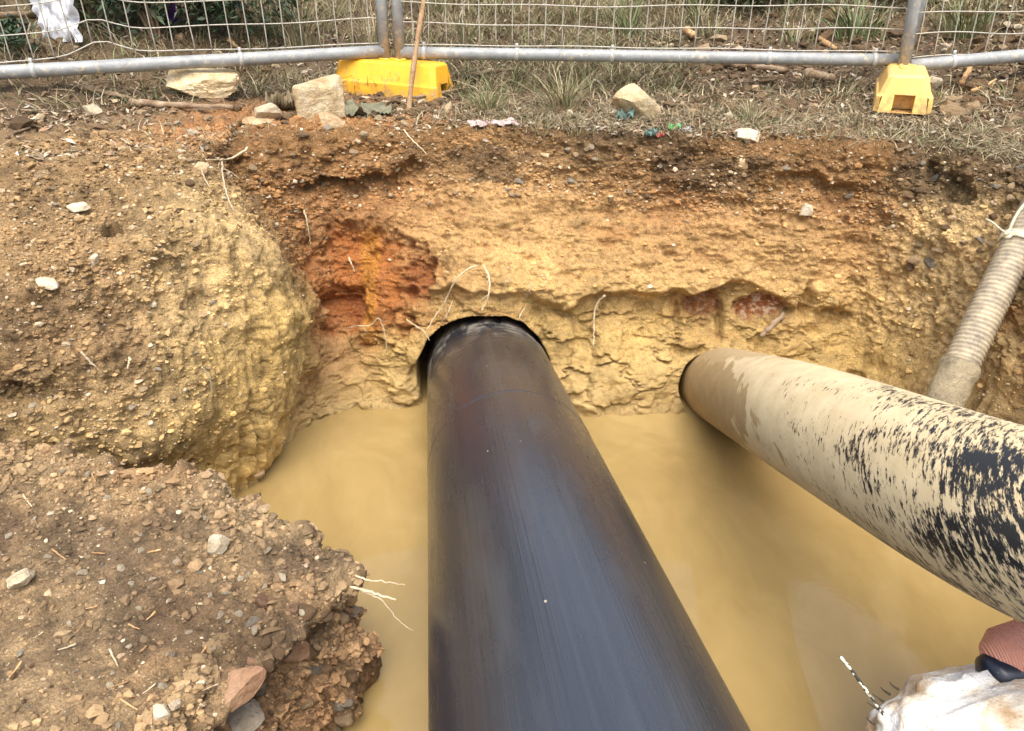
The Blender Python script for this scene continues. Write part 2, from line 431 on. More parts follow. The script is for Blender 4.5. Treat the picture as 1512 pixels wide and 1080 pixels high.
facm = np.maximum(lower * back, .30 * smear) + .35 * midw * (1 - lower)
d += facm * (.026 * wid * sstep(0, .18, w2_ - w1_) - .006 * edge_f * (wid > -.1) + .016 * fbm(p, (9, 9, 12), 2, .45, 8))
# lip over the pipe: the lower clay is cut back beneath a ragged edge
lipz = .408 + .075 * fbm(p * np.array((1, 0, 0), np.float32), 5, 3, .5, 9) + .02 * med
dz = lipz - z_
lipx = sstep(-.34, -.22, x_) * (1 - sstep(.72, .95, x_)) * back
cut = sstep(-.004, .02, dz) * (1 - sstep(.05, .30, dz))
pipx = np.exp(-((x_ + .08) / .30) ** 2) * back
d -= lipx * cut * .085 * (1 - .75 * pipx)
d += pipx * .055 * sstep(.10, .25, z_) * (1 - sstep(.42, .60, z_))
d += lipx * sstep(-.10, -.01, dz) * (1 - sstep(-.01, .012, dz)) * .02
# topsoil overhang with a dark undercut below the rim
rz = .80 + .075 * fbm(p * np.array((1, 0, 0), np.float32), 6, 3, .6, 12) + .02 * med
rd = rz - z_
und = back * (.10 + .90 * sstep(-.05, .40, fbm(p * np.array((1, 0, 0), np.float32), 3.1, 2, .5, 14)))
d -= und * sstep(-.004, .016 + .03 * (und < .5), rd) * (1 - sstep(.02, .15, rd)) * .055
d += und * sstep(-.09, 0, rd) * (1 - sstep(0, .014, rd)) * .018
# hollows: (pixel, Y of the wall there, radii, depth)
def hollow(c, r, dep, sharp=.35, wob=.25):
    global d
    q = (p - np.asarray(c, np.float32)) / np.asarray(r, np.float32)
    rr = np.sqrt((q ** 2).sum(1)) + wob * med + .12 * fine
    mk = 1 - sstep(1 - sharp, 1.0, rr)
    d -= mk * dep
    return mk
hm_or = hollow(P(548, 418, Y=2.58), (.31, .35, .25), .04, .5, .4)
hm_or2 = hollow(P(510, 450, Y=2.56), (.10, .3, .10), .03, .7, .5)
hm_or3 = hollow(P(620, 410, Y=2.55), (.08, .3, .14), .03, .6, .5)
hollow(P(565, 430, Y=2.58), (.07, .3, .13), -.045, .5)
hr1 = hollow(P(1118, 448, Y=2.52), (.115, .3, .075), .045, .3)
hr2 = hollow(P(1035, 438, Y=2.55), (.09, .3, .06), .03, .3)
hollow(P(1062, 470, Y=2.5), (.018, .3, .09), .05, .5, .1)
hollow(P(1182, 440, Y=2.5), (.03, .3, .08), .05, .5, .2)
hollow(P(1000, 470, Y=2.5), (.014, .3, .10), .03, .5, .1)
hollow(P(325, 248, z=.84), (.10, .25, .055), .13, .5)
hollow(P(345, 232, z=.87), (.09, .2, .025), .06, .5)
hollow(P(165, 336, z=.86), (.030, .045, .024), .55, .12, .5)
hollow(P(146, 346, z=.86), (.018, .03, .014), .4, .12, .4)
hollow(P(70, 590, z=.57), (.16, .08, .05), .05, .6)
hollow(P(1420, 285, Y=2.34), (.05, .15, .06), .08, .5)
hollow(P(1385, 262, Y=2.40), (.03, .15, .06), .06, .5)
hollow(P(440, 560, Y=2.2), (.05, .14, .12), .03, .6)
hollow(P(1225, 470, Y=2.45), (.07, .2, .05), .03, .4)
hollow(P(800, 440, Y=2.58), (.12, .2, .05), .02, .6)
for q in (P(430, 545, Y=2.14), P(455, 470, Y=2.2)): hollow(q, (.07, .1, .08), -.02, .8)
p = p + n0 * d[:, None]
# pipe holes: vertices close to a pipe axis are pushed into the bank
def axis_dist(p, a, b):
    a = np.asarray(a); b = np.asarray(b); dr = (b - a) / np.linalg.norm(b - a)
    w = p - a; t = w @ dr
    return np.linalg.norm(w - t[:, None] * dr, axis=1), t, dr, w - t[:, None] * dr
PIPE_R, CLAY_R = .225, .14
bp_near, bp_far = P(856, 1080, d=1.13), P(723, 562, d=2.74)
cp_a, cp_b, cp_c, cp_d = P(1064, 568, d=2.78), P(1192, 622, d=1.817), P(1378, 711, d=1.347), P(1512, 775, d=1.136)
for (a, b, R, clear, up, sx) in ((bp_near, bp_far, PIPE_R, .022, .010, -.016), (cp_b, cp_a, CLAY_R, .002, -.014, -.022)):
    a2 = a + np.array((sx, 0, up)); b2 = b + np.array((sx, 0, up))
    dd, t, dr, perp = axis_dist(p, a2, b2)
    wob = .014 * fbm(p, 9, 3, .45, 21)
    inside = (dd < R + clear + wob) & (t > 1.15 if R > .2 else t > .75) & (v_ > 5) & (v_ < 11.5) & (u_ > 5)
    mk = 1 - sstep(R + clear + wob - .022, R + clear + wob, dd)
    p = p + (mk * inside)[:, None] * (dr * .75 + np.array((0, 0, 0)))[None, :]
    if R > .2:
        perp_dir = perp / (dd[:, None] + 1e-6)
# colours
du_ = .55 * fbm(p, 7, 4, .55, 31); dv_ = .42 * fbm(p, 9, 4, .6, 32)
colr = samp(cctrl, (u_ + du_), (v_ + dv_ * np.where(v_ > 5.5, 1, .4))).astype(np.float32)
tone = 1 + (.28 + .14 * leftm) * fbm(p, 5, 4, .6, 33) + (.34 + .16 * leftm) * fbm(p, 26, 3, .6, 34)
colr *= tone[:, None]
tops = sstep(RIM + 1.05, RIM + .55, v_ + .5 * med) * 0
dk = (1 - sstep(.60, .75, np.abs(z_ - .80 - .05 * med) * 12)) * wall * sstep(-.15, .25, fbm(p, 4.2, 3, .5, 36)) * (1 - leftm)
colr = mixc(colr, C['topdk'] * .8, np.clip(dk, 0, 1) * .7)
omask = np.clip(hm_or * sstep(-.35, .25, fbm(p, 10, 4, .55, 41) + .25), 0, 1) * back
colr = mixc(colr, C['orange'] * .82, np.clip(omask, 0, 1) * .85)
colr = mixc(colr, C['rust'] * .85, np.clip(np.maximum(hm_or2, hm_or3) * back, 0, 1) * .65)
colr = mixc(colr, np.array(lin(205, 140, 45)) * .75, np.clip(hm_or * (1 - sstep(.02, .05, np.abs(x_ - P(552, 430, Y=2.6)[0]))) * back, 0, 1) * .7)
hr = np.clip(np.maximum(hr1, hr2 * .8), 0, 1) * sstep(-.02, .05, z_ - .33 + .1 * med)
colr = mixc(colr, C['rust'] * 1.05, hr * .9)
colr = mixc(colr, np.array((.62, .45, .28)), hr * sstep(.25, .5, fbm(p, 70, 3, .5, 43) + .15) * .8)
orp = sstep(.28, .5, fbm(p, (5, 5, 9), 4, .55, 44)) * wall * sstep(7.0, 7.6, v_) * (1 - sstep(8.6, 9.2, v_))
colr = mixc(colr, C['orbr'] * np.array((1.1, .85, .6)), orp * .40 * (1 - leftm))
wetm = np.clip(sstep(8.6, 9.8, v_ + .4 * med) * wall * (1 - .4 * rightm) * (1 - .6 * leftm * (1 - sstep(9, 9.7, v_))), 0, 1)
wetm = np.maximum(wetm, sstep(.09, .01, z_) * wall)
colr = mixc(colr, colr.mean(0) * .0 + C['wet'] * .9, sstep(.06, .01, z_ + .02 * med) * wall * .7)
colr = mixc(colr, C['top'] * .8, far * sstep(-.1, .4, med) * .6)
colr *= (1 + .30 * streak * np.clip(smear + .7 * rightm * wall, 0, 1))[:, None]
lum = colr @ np.array((.3, .59, .11), np.float32)
colr = colr * .97 + lum[:, None] * .03
colr = np.clip(colr, .01, .9).astype(np.float32)
P_A, COL_A, N_A = p.copy(), colr, n0
gp = p.reshape(nu, nv, 3); gc = colr.reshape(nu, nv, 3); gw = wetm.reshape(nu, nv)
def sub_sheet(name, u0, u1, v0, v1):
    a = gp[u0:u1, v0:v1]
    me = mesh_np(name, a.reshape(-1, 3), grid_faces(a.shape[0], a.shape[1]), M['soil'], True,
                 gc[u0:u1, v0:v1].reshape(-1, 3), {'Wet': gw[u0:u1, v0:v1].ravel()})
    return tag(obj(name, me), kind='structure')
jr = int(np.argmin(np.abs(V[0] - RIM)))
i1 = int(np.argmin(np.abs(U[:, 0] - 5.6))); i2 = int(np.argmin(np.abs(U[:, 0] - 13.2)))
sub_sheet('ground', 0, nu, 0, jr + 1)
sub_sheet('pit_wall_left', 0, i1 + 1, jr, nv)
sub_sheet('pit_wall_back', i1, i2 + 1, jr, nv)
sub_sheet('pit_wall_right', i2, nu, jr, nv)

# the near bank: a low earth ledge that wraps round the near end of the pit
edge = [  # top edge point, point inland, foot under water
 ((-3.4, 1.50, .62), (-6, 1.0, .9), (-3.4, 1.72, -.3)),
 ((-1.75, 1.42, .56), (-5, .0, .85), (-1.75, 1.66, -.3)),
 (P(0, 662, z=.52), (-4, -.5, .8), (-1.12, 1.62, -.3)),
 (P(180, 690, z=.47), (-3.6, -1.0, .75), (-.82, 1.62, -.3)),
 (P(310, 718, z=.42), (-3.2, -1.6, .7), (-.60, 1.55, -.3)),
 (P(440, 785, z=.39), (-2.8, -2.2, .7), (-.42, 1.42, -.3)),
 (P(510, 838, z=.37), (-2.4, -2.6, .7), (-.335, 1.25, -.3)),
 (P(520, 868, z=.35), (-2.2, -3.0, .7), (-.325, 1.10, -.3)),
 (P(425, 878, z=.36), (-2.0, -3.2, .7), (-.33, .98, -.3)),
 (P(335, 935, z=.38), (-1.8, -3.4, .7), (-.315, .88, -.3)),
 (P(265, 1050, z=.40), (-1.6, -3.6, .7), (-.28, .74, -.3)),
 ((-.50, .45, .41), (-1.3, -3.8, .7), (-.27, .5, -.3)),
 ((-.48, .0, .42), (-1.0, -4.0, .7), (-.33, .05, -.3)),
 ((-.30, -.5, .42), (-.5, -4.2, .7), (-.22, -.35, -.3)),
 ((.25, -.5, .42), (.4, -4.2, .7), (.2, -.35, -.3)),
 ((.42, .0, .35), (1.0, -4.0, .75), (.34, .05, -.3)),
 ((.46, .45, .28), (1.8, -3.4, .8), (.38, .5, -.3)),
 ((.66, .66, .27), (2.6, -2.6, .85), (.6, .74, -.3)),
 ((1.05, .70, .32), (3.6, -1.6, .9), (1.0, .8, -.3)),
 ((1.6, .72, .62), (4.6, -.6, 1.0), (1.6, .86, -.3)),
 ((3.4, .72, .8), (6.5, .2, .95), (3.4, .9, -.3)),
]
nE = len(edge)
ec = np.zeros((nE, 6, 3)); ecc = np.zeros((nE, 6, 3))
for k, (t, i, f) in enumerate(edge):
    t, i, f = np.array(t), np.array(i), np.array(f)
    m1 = t * .62 + i * .38; m1[2] = t[2] * .8 + i[2] * .2 + .01
    m2 = t * .90 + i * .10; m2[2] = t[2] + .012
    fm = t * .55 + f * .45
    if 6 <= k <= 11: fm = t * .60 + f * .40; fm[0] -= .01
    ec[k] = np.array([i, m1, m2, t, fm, f])
    ecc[k] = np.array([C['ledgedk'], C['ledge'], C['ledge'] * 1.02, C['ledge'] * 1.08, np.array(lin(158, 124, 88)) * .72, C['mud']])
U2, V2, G2, samp2 = dense_sheet(ec, ecc, .0048, [30, 90, 50, 90, 40], 5, (0,) + tuple(range(11, 20)))
n2 = grid_normals(G2).reshape(-1, 3)
p2 = G2.reshape(-1, 3).astype(np.float32)
u2, v2 = U2.ravel(), V2.ravel()
if n2[(v2 < 2.5)][:, 2].mean() < 0: n2 = -n2
face = sstep(2.9, 3.15, v2)
big = fbm(p2, 4, 3, .5, 51); med = fbm(p2, 14, 4, .55, 52); fine = fbm(p2, 70, 4, .6, 53)
f1, f2, cid = worley(p2 + .01 * med[:, None], 21, 5)
g1, g2, gid = worley(p2 + .006 * fine[:, None], 62, 6)
h1, h2, hid = worley(p2 + .012 * np.stack([med, fine, big], 1), (9, 9, 13), 7)
plan_d = np.zeros(len(p2), np.float32)
plan_d += .014 * big + .011 * med + .0055 * fine
plan_d += np.clip(.62 - f1, 0, 1) * .022 * (cid > .1) * (1 - face) + np.clip(.7 - g1, 0, 1) * .008 * (gid > -.1)
plan_d += face * (np.clip(.8 - h1, 0, 1) * .075 - .02 + .028 * med + np.clip(.7 - f1, 0, 1) * .045 + .010 * fine)
crest = sstep(2.25, 2.95, v2) * (1 - face)
k1, k2, kid = worley(p2 + .008 * np.stack([fine, med, fine], 1), 34, 9)
plan_d += np.clip(.72 - k1, 0, 1) * .020 * (kid > .0) * (.35 + .65 * np.maximum(face, sstep(1.9, 2.8, v2)))
plan_d += crest * (.012 * med + np.clip(.7 - f1, 0, 1) * .014 + np.clip(.7 - g1, 0, 1) * .010)
plan_d -= face * np.clip((ridged(p2, (10, 10, 14), 3, 54) - .78) / .2, 0, 1) * .018
# undercut below the crust at the tip of the ledge
uc = sstep(3.06, 3.16, v2 + .06 * med) * (1 - sstep(3.25, 3.7, v2)) * sstep(5.5, 7, u2) * (1 - sstep(10.5, 11.5, u2))
plan_d -= uc * .045
dark = hid * 0
p2 = p2 + n2 * plan_d[:, None]
c2 = samp2(ecc, u2 + .3 * med, v2 + .15 * med).astype(np.float32)
c2 *= (1 + .26 * big + .40 * fbm(p2, 30, 3, .6, 55))[:, None]
og = sstep(.05, .45, fbm(p2, 3.3, 4, .55, 56)) * (1 - face)
c2 = mixc(c2, C['rimor'] * .85, og * .20)
dkm = sstep(.0, .35, fbm(p2, 5.2, 4, .55, 57) - .08) * (1 - .6 * face)
c2 = mixc(c2, C['ledgedk'] * .8, dkm * .6)
ledge_dark = (1 - sstep(.04, .14, np.linalg.norm((p2 - P(345, 945, z=.38).astype(np.float32)) * np.array((1, .9, 1.2), np.float32), axis=1) + .10 * med))
c2 = mixc(c2, C['topdk'] * .5, ledge_dark * .6 * sstep(-.25, .15, med))
c2 = mixc(c2, np.array(lin(152, 114, 80)) * .66, face * (hid > .35) * .35)
c2 = mixc(c2, np.array(lin(128, 116, 98)) * .6, face * (hid < -.5) * .5)
c2 *= np.where(kid > 0, 1.06 + .35 * kid, .92)[:, None].astype(np.float32)
yl = sstep(2.3, 2.9, v2) * (1 - face) * sstep(-.1, .3, fbm(p2, 8, 3, .55, 58) + .1)
c2 = mixc(c2, np.array(lin(176, 148, 108)) * .70, yl * .6)
c2 = np.clip(c2, .008, .9)
w2 = sstep(.08, .0, p2[:, 2]) * .8
me = mesh_np('near_bank', p2, grid_faces(*U2.shape), M['soil'], True, c2, {'Wet': w2})
tag(obj('near_bank', me), kind='structure')
P_B, COL_B, N_B = p2, c2, n2

# projected lookup of the visible terrain, to set small things down where the photograph shows them
ALLP = np.concatenate([P_A, P_B]); ALLN = np.concatenate([n0, n2]); ALLC = np.concatenate([COL_A, COL_B])
ppx, ppy, pdp = project(ALLP)
vis = (pdp > .1) & (ppx > -60) & (ppx < 1570) & (ppy > -30) & (ppy < 1110)
vidx = np.nonzero(vis)[0]
bins = {}
order = np.lexsort((pdp[vidx],))
KEY = (np.floor(ppx[vidx] / 8).astype(int) * 1000 + np.floor(ppy[vidx] / 8).astype(int))
o_ = np.lexsort((pdp[vidx], KEY)); ks = KEY[o_]
first = np.concatenate([[True], ks[1:] != ks[:-1]])
GRID = {int(k): int(vidx[o_[i]]) for i, k in zip(np.nonzero(first)[0], ks[first])}
def ground_at(px, py):
    k = int(math.floor(px / 8)) * 1000 + int(math.floor(py / 8))
    for dk in (0, 1, -1, 1000, -1000, 2, -2, 1001, -1001):
        if k + dk in GRID:
            i = GRID[k + dk]
            nn = ALLN[i]
            return ALLP[i].astype(float), nn / np.linalg.norm(nn), pdp[i]
    return None, None, None

# ------------------------------------------------------------------ muddy water
def water_mat():
    m, nt, b = new_mat('muddy_water')
    pos = posn(nt)
    mp = N(nt, 'ShaderNodeMapping'); mp.inputs['Scale'].default_value = (1.0, .55, 1); mp.inputs['Rotation'].default_value = (0, 0, .5)
    nt.links.new(pos, mp.inputs[0])
    dw = N(nt, 'ShaderNodeTexNoise'); dw.inputs['Scale'].default_value = 2.2; dw.inputs['Detail'].default_value = 3
    nt.links.new(mp.outputs[0], dw.inputs['Vector'])
    add = N(nt, 'ShaderNodeVectorMath'); add.operation = 'MULTIPLY_ADD'
    nt.links.new(dw.outputs['Color'], add.inputs[0]); add.inputs[1].default_value = (.7, .7, .7); nt.links.new(mp.outputs[0], add.inputs[2])
    c = ramp(nt, noise_n(nt, add.outputs[0], 2.6, 6, .6), [(.25, (.268, .180, .066)), (.5, (.318, .220, .084)), (.75, (.375, .268, .110))])
    sc = ramp(nt, noise_n(nt, add.outputs[0], 14, 5, .6), [(.35, (.96, .96, .96)), (.7, (1.06, 1.06, 1.06))])
    nt.links.new(mixn(nt, c, sc, 1.0, 'MULTIPLY'), b.inputs['Base Color'])
    b.inputs['Roughness'].default_value = .04; b.inputs['IOR'].default_value = 1.33
    b.inputs['Specular IOR Level'].default_value = 1.0
    # faint ring ripples and slow undulation
    q = P(1235, 905, z=0)
    sub = N(nt, 'ShaderNodeVectorMath'); sub.operation = 'DISTANCE'; sub.inputs[1].default_value = tuple(q)
    nt.links.new(pos, sub.inputs[0])
    wob = mathn(nt, 'MULTIPLY_ADD', noise_n(nt, pos, 5, 2), .03, sub.outputs['Value'])
    w = mathn(nt, 'SINE', mathn(nt, 'MULTIPLY', wob, 300))
    fade = mathn(nt, 'SUBTRACT', 1.0, mathn(nt, 'MULTIPLY', sub.outputs['Value'], 3.2), clamp=True)
    h = mathn(nt, 'MULTIPLY', mathn(nt, 'MULTIPLY', w, fade), .00004)
    h = mathn(nt, 'MULTIPLY_ADD', noise_n(nt, pos, 5, 2), .0016, h)
    bumpn(nt, b, h, 1.0, 1.0)
    return m
M['water'] = water_mat()
nx, ny = 40, 44
gx, gy = np.meshgrid(np.linspace(-3.3, 3.3, nx), np.linspace(-.6, 3.0, ny), indexing='ij')
wv = np.stack([gx, gy, np.zeros_like(gx)], -1).reshape(-1, 3)
tag(obj('water', mesh_np('water', wv, grid_faces(nx, ny), M['water'])), kind='structure')

# ------------------------------------------------------------------ big black pipe
def frame_path(pts):
    tan = np.gradient(pts, axis=0); tan /= np.linalg.norm(tan, axis=1)[:, None]
    a = np.cross(tan, np.array((0, 0, 1.0))); a /= np.linalg.norm(a, axis=1)[:, None]
    return tan, a, np.cross(a, tan)
def pipe_mesh(name, pts, R, mat, seg=96, wall_t=.02, disp=None, s0=0.0):
    pts = np.asarray(pts); n = len(pts)
    tan, a, b = frame_path(pts)
    th = -2.3 + np.linspace(0, 2 * math.pi, seg + 1)[:-1]
    s = s0 + np.concatenate([[0], np.cumsum(np.linalg.norm(np.diff(pts, axis=0), axis=1))])
    S, T = np.meshgrid(s, th, indexing='ij')
    Rr = np.full_like(S, R)
    if disp is not None: Rr = Rr + disp(S, T)
    v = pts[:, None, :] + Rr[..., None] * (np.cos(T)[..., None] * a[:, None, :] + np.sin(T)[..., None] * b[:, None, :])
    vin = pts[:, None, :] + (R - wall_t) * (np.cos(T)[..., None] * a[:, None, :] + np.sin(T)[..., None] * b[:, None, :])
    i = np.arange(n - 1)[:, None] * seg; j = np.arange(seg)[None, :]; j2 = (j + 1) % seg
    f = np.stack([i + j, i + j2, i + seg + j2, i + seg + j], -1).reshape(-1, 4)
    off = n * seg
    fi = f[:, ::-1] + off
    jj = np.arange(seg); k2 = (jj + 1) % seg
    e1 = np.stack([jj, off + jj, off + k2, k2], -1)
    lb = (n - 1) * seg
    e2 = np.stack([lb + jj, lb + k2, off + lb + k2, off + lb + jj], -1)
    vv = np.concatenate([v.reshape(-1, 3), vin.reshape(-1, 3)])
    ff = np.concatenate([f, fi, e1, e2])
    return mesh_np(name, vv, ff, mat, True, None, {'Along': np.tile(S.ravel(), 2), 'Round': np.tile(T.ravel(), 2)})
def black_pipe_mat():
    m, nt, b = new_mat('black_polyethylene')
    al = N(nt, 'ShaderNodeAttribute'); al.attribute_name = 'Along'
    ro = N(nt, 'ShaderNodeAttribute'); ro.attribute_name = 'Round'
    def vec(sa, sr, off=0.0):
        cx = N(nt, 'ShaderNodeCombineXYZ')
        nt.links.new(mathn(nt, 'MULTIPLY', al.outputs['Fac'], sa), cx.inputs[0])
        nt.links.new(mathn(nt, 'MULTIPLY', mathn(nt, 'SINE', ro.outputs['Fac']), sr), cx.inputs[1])
        nt.links.new(mathn(nt, 'MULTIPLY_ADD', mathn(nt, 'COSINE', ro.outputs['Fac']), sr, off), cx.inputs[2])
        return cx.outputs[0]
    lines = ramp(nt, noise_n(nt, vec(.5, 34), 1, 5, .65), [(.35, (.014, .0165, .022)), (.55, (.019, .022, .029)), (.8, (.028, .031, .039))])
    smear = ramp(nt, noise_n(nt, vec(3.2, 3.2, 4), 1, 6, .6), [(.52, (0, 0, 0)), (.80, (1, 1, 1))])
    c = mixn(nt, lines, (.055, .056, .058), mathn(nt, 'MULTIPLY', smear, .45))
    # scuffs that run round the pipe near the weld and the hole
    sc_ = noise_n(nt, vec(95, 2.4, 2), 1, 5, .7)
    wb_ = mathn(nt, 'MULTIPLY_ADD', noise_n(nt, vec(1.5, 1.4, 9), 1, 2), .5, -.25)
    zone = mathn(nt, 'SUBTRACT', 1.0, mathn(nt, 'MULTIPLY', mathn(nt, 'ABSOLUTE', mathn(nt, 'SUBTRACT', mathn(nt, 'ADD', al.outputs['Fac'], wb_), 3.25)), 2.6), clamp=True)
    sf = ramp(nt, mathn(nt, 'MULTIPLY', sc_, mathn(nt, 'MULTIPLY_ADD', zone, .38, .66)), [(.43, (0, 0, 0)), (.54, (1, 1, 1))])
    patch = ramp(nt, noise_n(nt, vec(5, 4, 7), 1, 4, .6), [(.42, (0, 0, 0)), (.58, (1, 1, 1))])
    sf = mathn(nt, 'MULTIPLY', mathn(nt, 'MULTIPLY', sf, patch), mathn(nt, 'MULTIPLY_ADD', zone, .75, .06))
    c = mixn(nt, c, (.30, .26, .20), sf)
    # dried clay specks
    vo = N(nt, 'ShaderNodeTexVoronoi'); vo.inputs['Scale'].default_value = 1
    nt.links.new(vec(14, 5, 3), vo.inputs['Vector'])
    rn = N(nt, 'ShaderNodeSeparateColor'); nt.links.new(vo.outputs['Color'], rn.inputs[0])
    sp = mathn(nt, 'MULTIPLY', mathn(nt, 'LESS_THAN', vo.outputs['Distance'], .055), mathn(nt, 'GREATER_THAN', rn.outputs[0], .8))
    c = mixn(nt, c, (.40, .33, .22), mathn(nt, 'MULTIPLY', sp, .8))
    nt.links.new(c, b.inputs['Base Color'])
    rg = mathn(nt, 'MULTIPLY_ADD', smear, .14, .27)
    rg = mathn(nt, 'MULTIPLY_ADD', sf, .4, rg)
    nt.links.new(rg, b.inputs['Roughness'])
    b.inputs['Specular IOR Level'].default_value = 1.0; b.inputs['IOR'].default_value = 1.6
    bumpn(nt, b, noise_n(nt, vec(.6, 60, 1), 1, 3, .6), .0007, 1.0)
    return m
M['hdpe'] = black_pipe_mat()
# the weld's crown shows at row 576 of the photograph
_bd = (bp_far - bp_near) / np.linalg.norm(bp_far - bp_near)
_ax = np.cross(_bd, (0, 0, 1)); _ax /= np.linalg.norm(_ax); _upv = np.cross(_ax, _bd)
_s = np.linspace(0, 4, 2000); _c = (bp_near - _bd * 1.55)[None] + _s[:, None] * _bd + _upv[None] * PIPE_R
WELD_S = float(_s[np.argmin(np.abs(project(_c)[1] - 577))])
root = empty('black_pipe', tuple(bp_near))
tag(root, 'large smooth black plastic pipe running from the clay hole across the water', 'pipe')
bd = (bp_far - bp_near); bd /= np.linalg.norm(bd)
start = bp_near - bd * 1.55; end = bp_far + bd * .85
Lp = np.linalg.norm(end - start); weld_s = WELD_S
ss = np.concatenate([np.linspace(0, weld_s - .002, 60), [weld_s - .0004, weld_s]]); A = start[None] + ss[:, None] * bd[None]
def local(me, o): me.transform(Matrix.Translation(-Vector(o))); return me
obj('pipe_section', local(pipe_mesh('pipe_section', A, PIPE_R, M['hdpe']), bp_near), root)
ss = np.concatenate([[weld_s + .003, weld_s + .0034], np.linspace(weld_s + .005, Lp, 30)]); A = start[None] + ss[:, None] * bd[None]
obj('pipe_section', local(pipe_mesh('pipe_section', A, PIPE_R, M['hdpe'], s0=weld_s), bp_near), root)
# fusion weld: two low rolled beads
for off in (0.0,):
    ss = weld_s + .002 + off + np.linspace(-.007, .007, 9); A = start[None] + ss[:, None] * bd[None]
    obj('weld_bead', local(pipe_mesh('weld_bead', A, PIPE_R - .0012, M['hdpe'], s0=weld_s - .02,
        disp=lambda S, T: .0022 * np.sqrt(np.clip(1 - ((S - S.mean()) / .0072) ** 2, 0, 1)) * (1 + .2 * np.sin(T * 7) * np.sin(T * 3 + 1))), bp_near), root)

# ------------------------------------------------------------------ clay-smeared pipe on the right
def clay_pipe_mat():
    m, nt, b = new_mat('clay_smeared_pipe')
    al = N(nt, 'ShaderNodeAttribute'); al.attribute_name = 'Along'
    ro = N(nt, 'ShaderNodeAttribute'); ro.attribute_name = 'Round'
    A_, R_ = al.outputs['Fac'], ro.outputs['Fac']
    # sheared coordinates: the scrapes run round the pipe, slightly forward
    def vec(sa, sr, shear=0.0, off=0.0):
        cx = N(nt, 'ShaderNodeCombineXYZ')
        nt.links.new(mathn(nt, 'MULTIPLY', mathn(nt, 'MULTIPLY_ADD', R_, shear, A_), sa), cx.inputs[0])
        nt.links.new(mathn(nt, 'MULTIPLY', R_, sr), cx.inputs[1]); cx.inputs[2].default_value = off
        return cx.outputs[0]
    tex = noise_n(nt, vec(105, 5.0, .07), 1, 4, .7)
    fine = noise_n(nt, vec(230, 16, .07, 3), 1, 3, .7)
    big = noise_n(nt, vec(5.5, 1.6, .05, 5), 1, 3, .55)
    # 'Along' grows towards the viewer; the clay is nearly whole at the hole and mostly scraped off at the near end
    t = mathn(nt, 'MULTIPLY_ADD', A_, .25, -.395)
    t = mathn(nt, 'MULTIPLY_ADD', big, .48, t)
    t = mathn(nt, 'MULTIPLY_ADD', tex, .85, t)
    t = mathn(nt, 'MULTIPLY_ADD', fine, .25, t)
    scr = ramp(nt, t, [(.985, (0, 0, 0)), (1.0, (1, 1, 1))])
    scr.node.color_ramp.elements[0].position = .935
    start_ = mathn(nt, 'GREATER_THAN', mathn(nt, 'MULTIPLY_ADD', big, .5, A_), 1.32)
    scr = mathn(nt, 'MULTIPLY', scr, start_)
    dry = ramp(nt, noise_n(nt, vec(20, 2.5, .05, 8), 1, 5, .6), [(.3, (.46, .355, .195)), (.6, (.56, .445, .262)), (.8, (.62, .51, .325))])
    wetc = ramp(nt, noise_n(nt, vec(22, 3, .05, 2), 1, 4, .6), [(.3, (.29, .198, .088)), (.7, (.37, .262, .122))])
    # damp clay: on the flank by the hole and in scalloped tongues along the underside, and a rough coat on top by the hole
    ed = noise_n(nt, vec(9, .8, .12, 6), 1, 4, .6)
    low = mathn(nt, 'COSINE', mathn(nt, 'ADD', R_, .15))      # 1 on the lower left flank
    wv_ = mathn(nt, 'MULTIPLY_ADD', ed, .85, mathn(nt, 'MULTIPLY_ADD', A_, -.62, mathn(nt, 'MULTIPLY', low, .55)))
    wet = ramp(nt, wv_, [(-.0, (0, 0, 0)), (.02, (1, 1, 1))])
    top = mathn(nt, 'SINE', R_)
    tv = mathn(nt, 'MULTIPLY_ADD', ed, .6, mathn(nt, 'MULTIPLY_ADD', A_, -.50, mathn(nt, 'MULTIPLY', top, .8)))
    tv = ramp(nt, tv, [(.42, (0, 0, 0)), (.47, (1, 1, 1))])
    clay = mixn(nt, dry, wetc, wet)
    clay = mixn(nt, clay, (.40, .29, .15), mathn(nt, 'MULTIPLY', tv, .85))
    c = mixn(nt, clay, (.016, .0155, .0155), scr)
    nt.links.new(c, b.inputs['Base Color'])
    nt.links.new(mathn(nt, 'MULTIPLY_ADD', scr, -.42, .78), b.inputs['Roughness'])
    b.inputs['Specular IOR Level'].default_value = .45
    h = mathn(nt, 'MULTIPLY_ADD', scr, -1.0, mathn(nt, 'MULTIPLY', noise_n(nt, vec(60, 14, .05, 4), 1, 5, .65), mathn(nt, 'MULTIPLY_ADD', tv, 2.2, .35)))
    bumpn(nt, b, h, .0022, .9)
    return m
M['claypipe'] = clay_pipe_mat()
root = empty('clay_covered_pipe', tuple(cp_c))
tag(root, 'black pipe smeared with pale clay, rising out of the clay wall beside the hose', 'pipe')
d0 = cp_a - cp_b; d0 /= np.linalg.norm(d0)
d1 = cp_d - cp_c; d1 /= np.linalg.norm(d1)
cpath = smooth_path([cp_a + d0 * .6, cp_a + d0 * .3, cp_a, (cp_a + cp_b) / 2, cp_b, cp_c, cp_d, cp_d + d1 * .14, cp_d + d1 * .14 + np.array((.12, -.12, .045)), (1.20, .52, .82), (1.5, .42, .88), (2.1, .22, 1.0)], 170)
obj('pipe_wall', local(pipe_mesh('pipe_wall', cpath, CLAY_R, M['claypipe'], wall_t=.014), cp_c), root)

